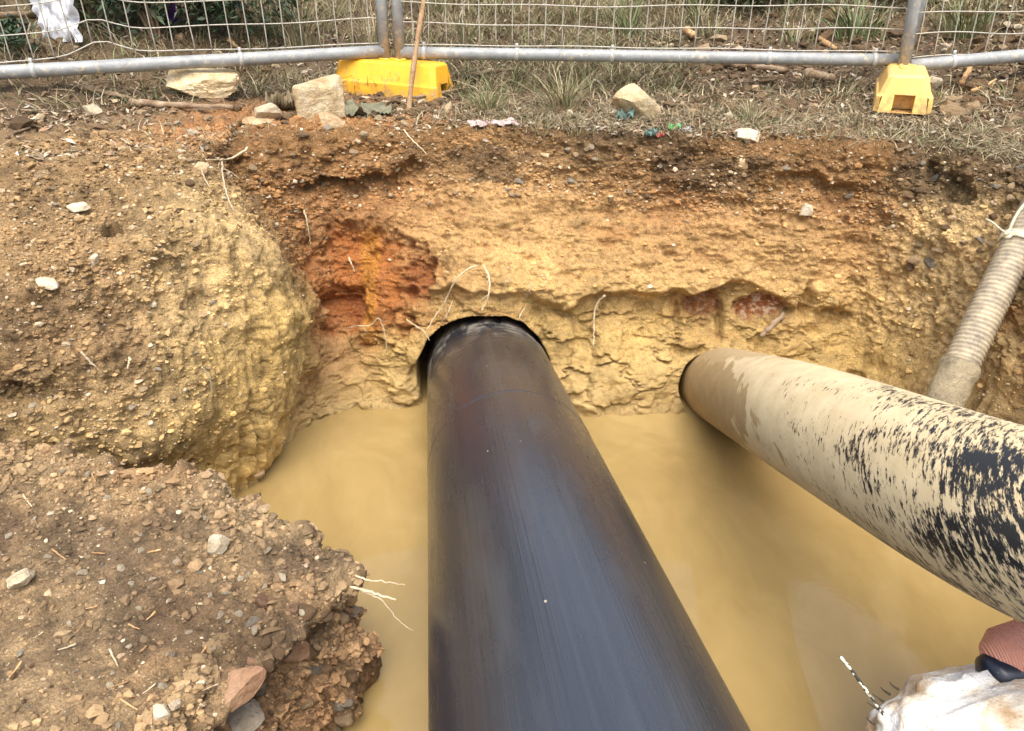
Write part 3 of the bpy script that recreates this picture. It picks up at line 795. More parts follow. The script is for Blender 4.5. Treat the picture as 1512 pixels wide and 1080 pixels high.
# ------------------------------------------------------------------ corrugated suction hose and its rope
def hose_mat():
    m, nt, b = new_mat('muddy_hose')
    co = posn(nt)
    c = ramp(nt, noise_n(nt, co, 30, 6, .7), [(.28, (.15, .12, .085)), (.44, (.28, .23, .16)), (.56, (.39, .32, .21)), (.75, (.52, .42, .26))])
    nt.links.new(c, b.inputs['Base Color']); b.inputs['Roughness'].default_value = .6
    bumpn(nt, b, noise_n(nt, co, 110, 4), .002)
    return m
M['hose'] = hose_mat()
M['cuff'] = stone_mat('clay_caked_rubber', (.42, .34, .21), (.54, .45, .28), (.22, .18, .12), 26, .7, .012)
hp = [P(1400, 580, d=2.1), P(1452, 466, d=2.13), P(1500, 372, d=2.15), P(1548, 275, d=2.18), P(1600, 195, d=2.24)]
hd = hp[0] - hp[1]; hd /= np.linalg.norm(hd)
low_end = hp[0] + hd * .55
root = empty('suction_hose', tuple(hp[0]))
tag(root, 'muddy grey corrugated suction hose leaning over the right bank', 'hose')
up = smooth_path([hp[0] - hd * .13 * -0.0, hp[0] - hd * .10, hp[1], hp[2], hp[3], hp[4], hp[4] + np.array((.30, .22, .02)), hp[4] + np.array((.8, .5, .0))], 620)
cum = np.concatenate([[0], np.cumsum(np.linalg.norm(np.diff(up, axis=0), axis=1))])
k0 = int(np.searchsorted(cum, .085))
obj('hose_body', local(pipe_mesh('hose_body', up[k0:], .0455, M['hose'], 40, .006,
    disp=lambda S, T: .0023 * np.sin((S + .002 * T) * 2 * math.pi / .0135)), hp[0]), root)
lowp = smooth_path([hp[0] - hd * .09, hp[0], hp[0] + hd * .10, hp[0] + hd * .14 + np.array((.01, .02, -.10)), hp[0] + hd * .14 + np.array((.02, .03, -.40))], 50)
obj('end_cuff', local(pipe_mesh('end_cuff', lowp, .050, M['cuff'], 40, .008,
    disp=lambda S, T: .004 * np.exp(-((S - .02) / .012) ** 2) + .0015 * np.sin(S * 90 + 2 * np.sin(T))), hp[0]), root)
M['rope'] = stone_mat('rope', (.62, .56, .38), (.72, .68, .52), (.42, .36, .22), 60, .8, .003)
kc = int(np.argmin(np.linalg.norm(up - P(1500, 352, d=2.15), axis=1)))
tan_, ra, rb = frame_path(up)
rope = empty('tie_rope', tuple(up[kc])); tag(rope, 'pale tie rope wound round the corrugated hose', 'rope')
th = np.linspace(0, 6 * math.pi, 90)
wrap = up[kc][None] + .0515 * (np.cos(th)[:, None] * ra[kc] + np.sin(th)[:, None] * rb[kc]) + (th / th[-1] - .5)[:, None] * .022 * tan_[kc]
v, f = tube_arrays(wrap, .0042, 7); obj('rope_wrap', local(mesh_np('rope_wrap', v, f, M['rope']), up[kc]), rope)
k1 = P(1488, 346, d=2.07)
tail = smooth_path([k1, P(1494, 325, d=2.06), P(1503, 309, d=2.08), P(1530, 285, d=2.12), P(1590, 240, d=2.2)], 30)
v, f = tube_arrays(tail, .0042, 7); obj('rope_tail', local(mesh_np('rope_tail', v, f, M['rope']), up[kc]), rope)
tail = smooth_path([k1, P(1478, 340, d=2.1), P(1463, 326, d=2.15), P(1456, 324, d=2.17)], 16)
v, f = tube_arrays(tail, .003, 6); obj('rope_tail', local(mesh_np('rope_tail', v, f, M['rope']), up[kc]), rope)
th = np.linspace(0, 2 * math.pi, 14)
kn = np.stack([k1[0] + .006 * np.cos(th), k1[1] + .004 * np.sin(2 * th), k1[2] + .008 * np.sin(th)], 1)
v, f = tube_arrays(kn, .0055, 7); obj('knot', local(mesh_np('knot', v, f, M['rope']), up[kc]), rope)

# ------------------------------------------------------------------ temporary fence
def galv_mat(name, c1, c2, mud=.5):
    m, nt, b = new_mat(name)
    pos = posn(nt)
    c = ramp(nt, noise_n(nt, pos, 25, 6, .65), [(.3, c1), (.7, c2)])
    s = ramp(nt, noise_n(nt, pos, 38, 4, .75), [(.56, (0, 0, 0)), (.64, (1, 1, 1))])
    c = mixn(nt, c, (.50, .42, .28), mathn(nt, 'MULTIPLY', s, mud))
    nt.links.new(c, b.inputs['Base Color'])
    b.inputs['Roughness'].default_value = .55; b.inputs['Metallic'].default_value = .1
    bumpn(nt, b, noise_n(nt, pos, 120, 4), .0012)
    return m
M['galv'] = galv_mat('galvanised_tube', (.20, .205, .20), (.32, .325, .315), .8)
M['wire'] = galv_mat('mesh_wire', (.36, .33, .27), (.50, .46, .38), .3)
M['tie'] = galv_mat('clip', (.34, .33, .30), (.46, .45, .42), .3)
VS, HS = .066, .077
def fence_panel(label, P0, P1, up, H, posts, dent=None, s_off=.03, clips=(), hs=HS):
    P0, P1, up = np.array(P0), np.array(P1), np.array(up); up = up / np.linalg.norm(up)
    L = np.linalg.norm(P1 - P0); ax = (P1 - P0) / L
    up = up - ax * (up @ ax); up /= np.linalg.norm(up)
    nn = np.cross(ax, up)
    root = empty('wire_fence', tuple(P0)); tag(root, label, 'fence', 'temporary fence panels')
    def W(s, h, o=0.0): return P0 + ax * s + up * h + nn * o
    def add(name, pts, r, mat, seg):
        v, f = tube_arrays(pts, r, seg); return obj(name, local(mesh_np(name, v, f, mat), P0), root)
    rail = add('bottom_rail', [W(s, 0) for s in np.linspace(0, L, 12)], .0235, M['galv'], 20)
    add('top_rail', [W(0, H), W(L / 2, H), W(L, H)], .0235, M['galv'], 16)
    for (s, h0) in posts:
        add('post', [W(s, h) for h in np.linspace(h0, H, 8)], .022, M['galv'], 20)
    def def_(s, h):
        if dent is None: return 0.0, 0.0
        q = 0; oo = 0
        for (ds, w, amp, hh) in dent:
            g = math.exp(-((s - ds) / w) ** 2) * math.exp(-max(0, h) / hh)
            q += amp * g; oo += amp * .6 * g
        return q, oo
    ns = int((L - .05) / VS); rr = random.Random(int(P0[0] * 1000) + 5)
    for k in range(ns + 1):
        s = s_off + k * VS
        if s > L - .01: break
        jit = rr.uniform(-.004, .004)
        pts = []
        for h in list(np.linspace(.026, .42, 9)) + [.7, 1.1, H]:
            dq, oo = def_(s, h)
            pts.append(W(s + jit * (1 if h < .1 else .3) + dq * .15, h + dq, oo + .006 * math.sin(k * 1.7 + h * 9)))
        add('vertical_wire', pts, .0022, M['wire'], 5)
    h = .030
    k = 0
    while h < H - .02:
        pts = []
        for s in np.linspace(0, L, 40 if h < .6 else 8):
            dq, oo = def_(s, h)
            wob = (.005 * math.sin(s * 3.1 + k * 1.3) + .003 * math.sin(s * 11 + k)) * (1 if k else .6)
            pts.append(W(s, h + dq + wob, oo + .004))
        add('horizontal_wire', pts, .0022, M['wire'], 5)
        h += hs; k += 1
    for s in clips:
        v, f = tube_arrays([W(s - .008, .0), W(s + .008, .0)], .0262, 14)
        obj('clip', local(mesh_np('clip', v, f, M['tie'], True), P0), rail)
        v, f = tube_arrays([W(s, .02, .0), W(s, .042, .004)], .006, 6); obj('clip_tail', local(mesh_np('clip_tail', v, f, M['tie'], True), P0), rail)
    return root
L0, L1 = P(-210, 119, d=2.50), P(566, 76, d=3.05)
fence_panel('wire mesh fence panel with dented mesh beside the sandstone slab', L1, L0, (0, -.10, 1), 1.75,
            [(-.006, -.06)], [(1.02, .085, .045, .4), (.95, .3, .012, .5), (1.85, .18, -.02, .3)], .05, (1.25, 1.52, .55, 2.0), .087)
fence_panel('straight wire mesh fence panel between the two yellow feet', P(592, 78, d=3.06), P(1326, 89, d=2.98), (.012, -.08, 1), 1.75,
            [(-.004, -.06), (2.0, -.03)], [(1.45, .5, .006, .5)], .055, (.095, .47, .85, 1.47, 1.88))
R0, R1 = P(1343, 97, d=2.93), P(1720, 64, d=2.86)
fence_panel('sagging wire mesh fence panel tilted by the soil heap', R0, R1, (.21, -.10, 1), 1.75,
            [(-.022, -.065)], [(.42, .20, -.040, .35), (.65, .1, -.02, .2)], .02, (.16, .5))

# yellow feet
def foot_mat(name, c1, c2):
    m, nt, b = new_mat(name)
    pos = objn(nt)
    c = ramp(nt, noise_n(nt, pos, 9, 5, .6), [(.3, c1), (.7, c2)])
    dn = noise_n(nt, pos, 26, 6, .7)
    sep = N(nt, 'ShaderNodeSeparateXYZ'); nt.links.new(pos, sep.inputs[0])
    dirt = ramp(nt, mathn(nt, 'MULTIPLY_ADD', sep.outputs[2], -1.6, mathn(nt, 'ADD', dn, .04)), [(.46, (0, 0, 0)), (.60, (1, 1, 1))])
    c = mixn(nt, c, (.34, .23, .10), mathn(nt, 'MULTIPLY', dirt, .75))
    scf = ramp(nt, noise_n(nt, pos, 48, 6, .78), [(.56, (0, 0, 0)), (.68, (1, 1, 1))])
    c = mixn(nt, c, (.46, .32, .15), mathn(nt, 'MULTIPLY', scf, .55))
    nt.links.new(c, b.inputs['Base Color']); b.inputs['Roughness'].default_value = .45
    bumpn(nt, b, noise_n(nt, pos, 60, 4), .0012)
    return m
M['yel'] = foot_mat('yellow_plastic', (.80, .375, .015), (.85, .43, .024))
M['yel2'] = foot_mat('faded_yellow_plastic', (.77, .44, .11), (.81, .50, .155))
M['hole'] = stone_mat('slot_inside', (.42, .27, .07), (.50, .34, .10), (.3, .19, .05), 30)
def foot(label, loc, rot, mat, L=.47, W=.195, H=.128):
    root = empty('ballast_block', loc, rot); tag(root, label, 'ballast block')
    import bmesh
    bm = bmesh.new()
    # stepped, tapered shell: rings of (half length, half width, z)
    rings = [(L / 2, W / 2, 0), (L / 2 - .003, W / 2 - .003, .055), (L / 2 - .010, W / 2 - .011, .060),
             (L / 2 - .022, W / 2 - .030, H - .008), (L / 2 - .032, W / 2 - .040, H)]
    rv = []
    for (a, b_, z) in rings:
        ch = .016
        pts = [(-a + ch, -b_), (-ch * 2, -b_), (a - ch, -b_), (a, -b_ + ch), (a, b_ - ch), (a - ch, b_), (-a + ch, b_), (-a, b_ - ch), (-a, -b_ + ch)]
        rv.append([bm.verts.new((x, y, z)) for x, y in pts])
    n = len(rv[0])
    for r in range(len(rv) - 1):
        for k in range(n):
            k2 = (k + 1) % n
            # leave openings in the two ends up to the shoulder: faces 3 (x = +L/2) and 7 (x = -L/2)
            if k in (3, 7) and r < 2: continue
            bm.faces.new((rv[r][k], rv[r][k2], rv[r + 1][k2], rv[r + 1][k]))
    bm.faces.new(rv[-1]); bm.faces.new(rv[0][::-1])
    # end walls round a square slot
    for s, k in ((1, 3), (-1, 7)):
        k2 = (k + 1) % n
        hw = .034; hz = .066; x0 = s * L / 2
        lo1, lo2 = rv[0][k], rv[0][k2]; hi1, hi2 = rv[2][k], rv[2][k2]
        y1, y2 = lo1.co.y, lo2.co.y; sy = 1 if y2 > y1 else -1
        a1 = bm.verts.new((x0, -sy * hw, .0)); a2 = bm.verts.new((x0, sy * hw, .0))
        b1 = bm.verts.new((s * (L / 2 - .011), -sy * hw, hz)); b2 = bm.verts.new((s * (L / 2 - .011), sy * hw, hz))
        bm.faces.new((lo1, a1, b1, hi1)); bm.faces.new((a2, lo2, hi2, b2)); bm.faces.new((hi1, b1, b2, hi2))
        i1 = bm.verts.new((s * (L / 2 - .075), -sy * hw, .004)); i2 = bm.verts.new((s * (L / 2 - .075), sy * hw, .004))
        j1 = bm.verts.new((s * (L / 2 - .075), -sy * hw, hz)); j2 = bm.verts.new((s * (L / 2 - .075), sy * hw, hz))
        bm.faces.new((a1, i1, j1, b1)); bm.faces.new((i2, a2, b2, j2)); bm.faces.new((b1, j1, j2, b2)); bm.faces.new((i1, i2, j2, j1))
    bmesh.ops.recalc_face_normals(bm, faces=bm.faces)
    me = bpy.data.meshes.new('foot_shell'); bm.to_mesh(me); bm.free(); me.materials.append(mat)
    o = obj('foot_shell', me, root)
    bv = o.modifiers.new('b', 'BEVEL'); bv.width = .006; bv.segments = 2; bv.limit_method = 'ANGLE'; bv.angle_limit = math.radians(28)
    for xx in (-.028, .028):
        th = np.linspace(0, 2 * math.pi, 21)[:-1]
        ring = []
        for r, z in ((.025, H - .002), (.030, H - .002), (.030, H + .006), (.025, H + .006)):
            ring.append(np.stack([xx + r * np.cos(th), r * np.sin(th), np.full(20, z)], 1))
        vv = np.concatenate(ring); ff = []
        for a_ in range(4):
            for k in range(20):
                ff.append([a_ * 20 + k, a_ * 20 + (k + 1) % 20, ((a_ + 1) % 4) * 20 + (k + 1) % 20, ((a_ + 1) % 4) * 20 + k])
        obj('post_socket', mesh_np('post_socket', vv, ff, mat, True), o)
    return root
fl = P(578, 141, d=3.01); foot('bright yellow fence foot with its long side towards the pit', (fl[0] - .005, fl[1] + .10, fl[2] - .012), (math.radians(0), math.radians(2), math.radians(-20)), M['yel'], .475, .2, .135)
fr = P(1331, 166, d=2.74); az = math.radians(23)
foot('faded pale yellow fence foot with its open slotted end towards the pit', (fr[0] + .235 * math.sin(az), fr[1] + .235 * math.cos(az), fr[2] + .004), (0, math.radians(2), math.pi / 2 - az + math.pi), M['yel2'])

# leaning stick
st0 = P(603, 152, d=2.84)
st = smooth_path([st0 - np.array((.008, 0, .09)), st0, P(612, 85, d=2.90), P(626, 0, d=2.96), P(640, -90, d=3.05), P(655, -200, d=3.15)], 30)
rr = .0100 + .0012 * np.sin(np.linspace(0, 40, 30)) * np.linspace(1, .3, 30)
M['stick'] = stone_mat('stick_wood', (.40, .25, .13), (.50, .35, .21), (.25, .14, .065), 26)
o = tube('leaning_stick', st, rr, M['stick'], None, 9); tag(o, 'slim brown wooden stick leaning against the fence by the yellow foot', 'stick')
# ------------------------------------------------------------------ stones
import bmesh
def rock_mesh(name, seed, dims, mat, sub=3, planes=14, rough=.05, smooth=False, tight=.66, box=5.0, rj=1.0):
    rg = np.random.default_rng(seed)
    bm = bmesh.new(); bmesh.ops.create_icosphere(bm, subdivisions=sub, radius=1.0)
    v = np.array([x.co[:] for x in bm.verts])
    a = rg.uniform(-.5, .5, 3) * rj
    rm = np.array(Matrix.Rotation(a[0], 3, 'X') @ Matrix.Rotation(a[1], 3, 'Y') @ Matrix.Rotation(a[2] * 3, 3, 'Z'))
    w = v @ rm
    v = v / ((np.abs(w) ** box).sum(1) ** (1 / box))[:, None]           # boxy blank
    pn = rg.normal(size=(planes, 3)); pn /= np.linalg.norm(pn, axis=1)[:, None]
    pd = rg.uniform(tight, 1.0, planes)
    for q, dd in zip(pn, pd):
        e = v @ q - dd
        v = v - np.clip(e, 0, None)[:, None] * q[None, :]
    nn = v / (np.linalg.norm(v, axis=1)[:, None] + 1e-9)
    s_ = (v * 1.0 + seed).astype(np.float32)
    v = v + nn * (rough * fbm(s_, 2.2, 4, .62, seed % 50) + rough * .5 * np.round(2.5 * fbm(s_, (1.4, 1.4, 3.5), 2, .5, seed % 37)) / 2.5)[:, None]
    ext = v.max(0) - v.min(0)
    v = (v - (v.max(0) + v.min(0)) / 2) / ext * np.asarray(dims)[None, :]
    for x, c in zip(bm.verts, v): x.co = c
    me = bpy.data.meshes.new(name); bm.to_mesh(me); bm.free()
    me.polygons.foreach_set('use_smooth', np.full(len(me.polygons), smooth, bool))
    me.materials.append(mat)
    return me
def seat(px, py, w_px, sink=.3, ratio=(1, .8, .6)):
    """ground point under a pixel and the real width of something w_px wide there"""
    g, nn, dp = ground_at(px, py)
    return g, nn, (w_px * dp / FPX if dp is not None else None)
def rock(name, label, px, py, wpx, hpx, mat, seed, cat='stone', rot=0.0, tilt=(0, 0), sub=4, planes=14, depth=.8, group=None, sink=.25, rough=.10, dp=None, tight=.6, box=5.0, rj=1.0):
    g, nn, dep = ground_at(px, py + hpx * .42)
    if g is None: return None
    w = wpx * dep / FPX; h = hpx * dep / FPX * 1.06
    me = rock_mesh(name, seed, (w, w * depth, h), M[mat], sub, planes, rough, False, tight, box, rj)
    o = obj(name, me, None, (g[0], g[1] + w * depth * .25, g[2] + h * (.5 - sink)), (tilt[0], tilt[1], rot))
    return tag(o, label, cat, group)
R_ = math.radians
rock('sandstone_slab', 'long cream sandstone slab lying below the dented fence mesh', 302, 124, 108, 40, 'sand', 5, 'stone', .1, (.1, .03), 5, 6, .55, sink=.12, rough=.12, tight=.8, box=9, rj=.25)
rock('sandstone_block', 'squared sandstone block with a grey top beside the yellow foot', 468, 145, 76, 52, 'sand', 18, 'stone', .25, (.10, -.12), 5, 5, .8, sink=.16, rough=.06, tight=.95, box=14, rj=.12)
rock('pale_rock', 'small whitish rock leaning beside the sandstone block', 397, 158, 40, 24, 'pale', 22, 'stone', .3, (0, .1), 3, 9, .8, sink=.2)
rock('boulder', 'lumpy cream boulder in dry grass beyond the clay pipes', 938, 150, 76, 48, 'sand', 31, 'boulder', -.2, (.1, .18), 4, 10, .8, sink=.2, rough=.08, tight=.55)
rock('flat_stone', 'flat pale greenish stone lying on the grassy rim', 1097, 198, 40, 20, 'pale', 41, 'stone', -.35, (0, .25), 3, 9, .8, sink=.25)
rock('angular_stone', 'angular tan stone jutting out of the brown topsoil', 1089, 246, 28, 20, 'tanst', 45, 'stone', .2, (0, -.15), 3, 8, .9, sink=.2)
rock('pale_rock', 'cream rock chunk lying behind the faded yellow foot', 1380, 114, 30, 18, 'pale', 47, 'stone', 0, (0, 0), 3, 9, .8)
rock('pale_rock', 'round pale stone lying alone on the trampled earth ledge', 25, 858, 40, 26, 'pale', 51, 'stone', .2, (0, 0), 3, 12, .9, sink=.2)
rock('wedge_stone', 'pale wedge stone standing on the crest of the earth ledge', 322, 802, 34, 32, 'pale', 53, 'stone', .5, (0, .2), 3, 8, .7, sink=.25)
rock('flat_stone', 'flat reddish brown slab poking from the broken ledge face', 352, 1014, 84, 32, 'redst', 61, 'stone', .35, (.15, -.28), 3, 8, .7, sink=.25, rough=.07)
rock('flat_stone', 'grey brown flat slab at the foot of the broken ledge face', 345, 1066, 78, 34, 'grey', 63, 'stone', .15, (.1, -.2), 3, 8, .8, sink=.25, rough=.06)
rock('red_stone', 'blocky rust red stone set in the broken ledge face', 428, 962, 52, 32, 'redst', 66, 'stone', -.1, (.1, .1), 3, 9, .8, sink=.35, rough=.06)
rock('pale_rock', 'angular cream stone beside the dark crumbled soil patch', 236, 1048, 26, 24, 'pale', 68, 'stone', 0, (0, 0), 3, 10, .9, sink=.2)
rock('pale_rock', 'rounded cream pebble next to the angular cream stone', 263, 1041, 20, 18, 'pale', 69, 'stone', 0, (0, 0), 3, 12, .9, sink=.2)
rock('pale_rock', 'grey white stone in the top of the pit wall under the rim', 1187, 305, 20, 18, 'pale', 71, 'stone', 0, (0, 0), 3, 12, .9, sink=.4)
rock('flat_stone', 'flat pale stone on the left slope above the small burrow', 118, 304, 32, 12, 'pale', 73, 'stone', .1, (.3, .1), 3, 8, .8)
rock('flat_stone', 'long flat tan stone lying on the left slope', 65, 411, 38, 14, 'pale', 75, 'stone', -.2, (.3, .2), 3, 8, .7)
rock('white_pebble', 'bright white pebble on the left slope below the burrow', 141, 379, 15, 17, 'pale', 77, 'stone', 0, (0, 0), 3, 10, .9, sink=.2)
rock('jutting_stone', 'tan stone jutting out over the dark cleft in the rim', 290, 241, 28, 20, 'tanst', 79, 'stone', -.3, (.1, -.3), 3, 8, 1.0, sink=.3)
rock('flat_stone', 'flat tan rock shard on the rim beside the sandstone block', 480, 178, 46, 14, 'tanst', 81, 'stone', -.2, (.1, .15), 3, 8, .8)
rock('grey_stone', 'small blue grey stone on the rim under the sandstone block', 487, 184, 12, 10, 'grey', 83, 'stone', 0, (0, 0), 2, 10, .9)
rock('flat_stone', 'thin orange flecked stone lying under the small whitish rock', 372, 172, 52, 12, 'tanst', 85, 'stone', 0, (0, 0), 3, 8, .8)
rock('flat_stone', 'white flat stone at the edge of the left earth slope', 134, 160, 30, 13, 'pale', 86, 'stone', .1, (.1, 0), 3, 8, .8)
rock('white_pebble', 'white pebble lying at the cleft in the orange rim', 282, 194, 18, 10, 'pale', 87, 'stone', .3, (.2, .3), 3, 8, .8)
rock('muddy_stone', 'mud covered round stone half sunk at the left waterline', 378, 706, 26, 14, 'tanst', 88, 'stone', 0, (0, 0), 3, 14, .9, sink=.3)
# white mud-stained sack in front, bottom right
M['sack'], nt, b = new_mat('stained_white_sack')
co = objn(nt)
c = ramp(nt, noise_n(nt, co, 9, 6, .65), [(.36, (.50, .33, .18)), (.47, (.74, .63, .48)), (.56, (.84, .82, .78)), (.8, (.88, .87, .85))])
sp_ = ramp(nt, noise_n(nt, co, 130, 3, .7), [(.30, (.55, .42, .28)), (.42, (1, 1, 1))])
c = mixn(nt, c, sp_, .7, 'MULTIPLY')
nt.links.new(c, b.inputs['Base Color']); b.inputs['Roughness'].default_value = .85
k = bumpn(nt, b, noise_n(nt, co, 34, 6, .65), .010, .8)
bumpn(nt, b, noise_n(nt, co, 320, 2, .6), .0012, .8, k)
bm = bmesh.new(); bmesh.ops.create_icosphere(bm, subdivisions=6, radius=1.0)
v = np.array([x.co[:] for x in bm.verts])
v = v / ((np.abs(v) ** 2.6).sum(1) ** (1 / 2.6))[:, None]
q32 = v.astype(np.float32)
fold = ridged(q32 + .35 * fbm(q32, 1.5, 2, .5, 81)[:, None], (1.1, 2.6, 2.2), 3, 82)
fold2 = ridged(q32 + .5 * fbm(q32, 2.0, 2, .5, 85)[:, None], (2.2, 5.0, 4.0), 2, 86)
v = v * (1 + .075 * fold + .030 * fold2 + .03 * fbm(q32, 2.2, 3, .5, 83) - .06)[:, None]
v = v * np.array((.31, .21, .17))[None]
for x, c_ in zip(bm.verts, v): x.co = c_
me = bpy.data.meshes.new('white_sack'); bm.to_mesh(me); bm.free()
me.polygons.foreach_set('use_smooth', np.full(len(me.polygons), True, bool)); me.materials.append(M['sack'])
q = P(1574, 1174, d=1.22)
o = obj('white_sack', me, None, tuple(q), (.05, .05, .12))
tag(o, 'creased white sack stained with brown mud at the near end of the pit', 'sack')
# pinkish ribbed hose end with a dark rim behind the boulder
M['ribpink'], nt, b = new_mat('ribbed_orange_fabric')
co = objn(nt)
sepx = N(nt, 'ShaderNodeSeparateXYZ'); nt.links.new(co, sepx.inputs[0])
wv1 = mathn(nt, 'SINE', mathn(nt, 'MULTIPLY', mathn(nt, 'ADD', sepx.outputs[0], mathn(nt, 'MULTIPLY', sepx.outputs[2], .4)), 1500))
cc = ramp(nt, noise_n(nt, co, 18, 3), [(.35, (.70, .30, .20)), (.6, (.76, .34, .24)), (.8, (.84, .26, .05))])
nt.links.new(cc, b.inputs['Base Color']); b.inputs['Roughness'].default_value = .6
bumpn(nt, b, mathn(nt, 'MULTIPLY_ADD', wv1, .5, noise_n(nt, co, 120, 3)), .002, .8)
M['navy'], nt, b = new_mat('dark_rubber')
c = ramp(nt, noise_n(nt, objn(nt), 90, 5, .7), [(.6, (.012, .016, .030)), (.72, (.16, .15, .14))])
nt.links.new(c, b.inputs['Base Color']); b.inputs['Roughness'].default_value = .3
hc = P(1480, 968, d=1.27)
root = empty('ribbed_hose', tuple(hc)); tag(root, 'pinkish orange ribbed hose end with glossy dark rim behind the white sack', 'hose')
hdir = np.array((.93, .16, .18)); hdir /= np.linalg.norm(hdir)
pth = np.array([hdir * s for s in np.concatenate([[-.030, -.024, -.014], np.linspace(0, .55, 27)])])
rad = .036 + .012 * np.sqrt(np.clip(np.linspace(0, 3, 30), 0, 1))
rad[:3] = (.012, .026, .033)
v, f = tube_arrays(pth, rad, 40); v = np.asarray(v)
obj('hose_body', mesh_np('hose_body', v + np.array((0, 0, .004)), f, M['ribpink']), root)
pth2 = np.array([hdir * s + (P(1480, 992, d=1.262) - hc) for s in np.concatenate([[-.036, -.026], np.linspace(-.012, .50, 22)])])
rad2 = np.full(24, .036); rad2[0] = .016; rad2[1] = .031
v, f = tube_arrays(pth2, rad2, 32)
obj('rim_band', mesh_np('rim_band', v, f, M['navy']), root)
# frayed two-tone cord sticking out beside the boulder
M['cord'], nt, b = new_mat('black_white_cord')
cw = N(nt, 'ShaderNodeTexVoronoi'); cw.inputs['Scale'].default_value = 210; nt.links.new(objn(nt), cw.inputs['Vector'])
sc2 = N(nt, 'ShaderNodeSeparateColor'); nt.links.new(cw.outputs['Color'], sc2.inputs[0])
nt.links.new(ramp(nt, sc2.outputs[0], [(.40, (.02, .02, .018)), (.5, (.66, .62, .46))]), b.inputs['Base Color']); b.inputs['Roughness'].default_value = .7
cpts = smooth_path([P(1240, 969, d=1.22), P(1256, 988, d=1.205), P(1272, 1010, d=1.19), P(1287, 1032, d=1.175), P(1305, 1055, d=1.17)], 28)
o = tube('frayed_cord', cpts, np.full(28, .0026) + .0006 * np.sin(np.arange(28) * 1.7), M['cord'], None, 7)
tag(o, 'thin black and white speckled cord sticking out beside the white sack', 'cord')
M['fray'] = stone_mat('dark_fibre', (.06, .045, .03), (.12, .09, .06), (.03, .022, .015), 40)
for k, (x, y) in enumerate(((1283, 1040), (1290, 1028), (1300, 1018), (1312, 1010), (1277, 1062))):
    a0 = P(x + 14, y + 8, d=1.17); pts = smooth_path([a0, P(x + 3, y + 1, d=1.165), P(x - 3 + 1.5 * k, y - 3, d=1.165)], 8)
    o = tube('dark_fibre', pts, np.linspace(.0022, .0007, 8), M['fray'], None, 5)
    tag(o, 'short dark fibre curling at the edge of the white sack', 'fibre', 'dark fibres at the sack edge')

# loose stones: every one an object, few meshes shared between them
lib = {}
for mt in ('pale', 'tanst', 'redst', 'grey', 'clod', 'sand'):
    lib[mt] = [rock_mesh('stone', 300 + k * 7 + len(mt), (1, .8, .55 + .1 * (k % 3)), M[mt], 3, 12, .12, False, .5, 3.5) for k in range(7)]
def loose(name, label, group, px, py, wpx, mat, rg, sink=.22, hgt=1.0):
    g, nn, dep = ground_at(px, py)
    if g is None: return
    w = wpx * dep / FPX
    o = obj(name, lib[mat][rg.randrange(7)], None, (g[0], g[1], g[2] + w * (.28 - sink) * hgt),
            (rg.uniform(-.3, .3), rg.uniform(-.3, .3), rg.uniform(0, 6.3)), (w, w * rg.uniform(.7, 1.1), w * hgt * rg.uniform(.7, 1.1)))
    adj = {'pale': 'pale cream', 'tanst': 'tan brown', 'redst': 'rust red', 'grey': 'dull grey brown', 'clod': 'dark earthy', 'sand': 'yellowish'}[mat]
    tag(o, adj + ' ' + label, 'stone' if mat != 'clod' else 'clod', adj + ' ' + group)
rg = random.Random(21)
spots = [(347, 750), (352, 855), (343, 918), (384, 868), (385, 932), (440, 640 + 260), (200, 787), (203, 808), (260, 825), (258, 842), (227, 850), (293, 845), (195, 862), (190, 909), (214, 946),
         (190, 955), (82, 946), (57, 760), (154, 731), (218, 727), (240, 712), (10, 784), (305, 882), (330, 876), (372, 845), (100, 925), (240, 960), (283, 900), (320, 910), (345, 905), (160, 1000), (60, 1010),
         (400, 815), (365, 800), (415, 850), (240, 1010), (120, 840), (150, 780), (45, 900), (70, 820), (205, 900), (250, 880), (275, 930), (180, 835), (30, 960), (110, 1060), (20, 1050), (300, 760), (130, 700), (90, 690)]
for k, (x, y) in enumerate(spots):
    loose('loose_stone', 'small loose stone scattered on the near earth ledge', 'loose stones on the near ledge', x + rg.uniform(-2, 2), y, rg.uniform(9, 18), rg.choice(['pale', 'pale', 'tanst', 'pale']), rg)
for k in range(46):
    x = rg.uniform(20, 400); y = rg.uniform(700, 1075)
    if y < 700 + max(0, (x - 250)) * .6: continue
    loose('loose_stone', 'small loose stone scattered on the near earth ledge', 'loose stones on the near ledge', x, y, rg.uniform(7, 12), rg.choice(['pale', 'tanst', 'tanst', 'grey', 'clod']), rg)
for k in range(44):
    x = rg.uniform(350, 540); y = rg.uniform(880, 1078)
    loose('embedded_stone', 'small stone lodged in the broken face of the near ledge', 'stones lodged in the ledge face', x, y, rg.uniform(12, 32), rg.choice(['tanst', 'redst', 'clod', 'clod', 'tanst', 'grey']), rg, .30)
for k in range(62):
    x = rg.uniform(4, 330); y = rg.uniform(178, 640) if k < 40 else rg.uniform(178, 330)
    loose('loose_stone', 'small stone lying on the left soil slope', 'stones on the left slope', x, y, rg.uniform(8, 17), rg.choice(['tanst', 'tanst', 'pale', 'tanst', 'clod']), rg, .25, .7)
for k in range(50):
    x = rg.uniform(10, 620); y = rg.uniform(150, 192) + max(0, (x - 300)) * .02
    loose('rim_stone', 'small stone lying along the orange brown rim of the pit', 'stones along the rim', x, y, rg.uniform(8, 22), rg.choice(['tanst', 'pale', 'tanst', 'sand', 'clod']), rg, .25, .8)
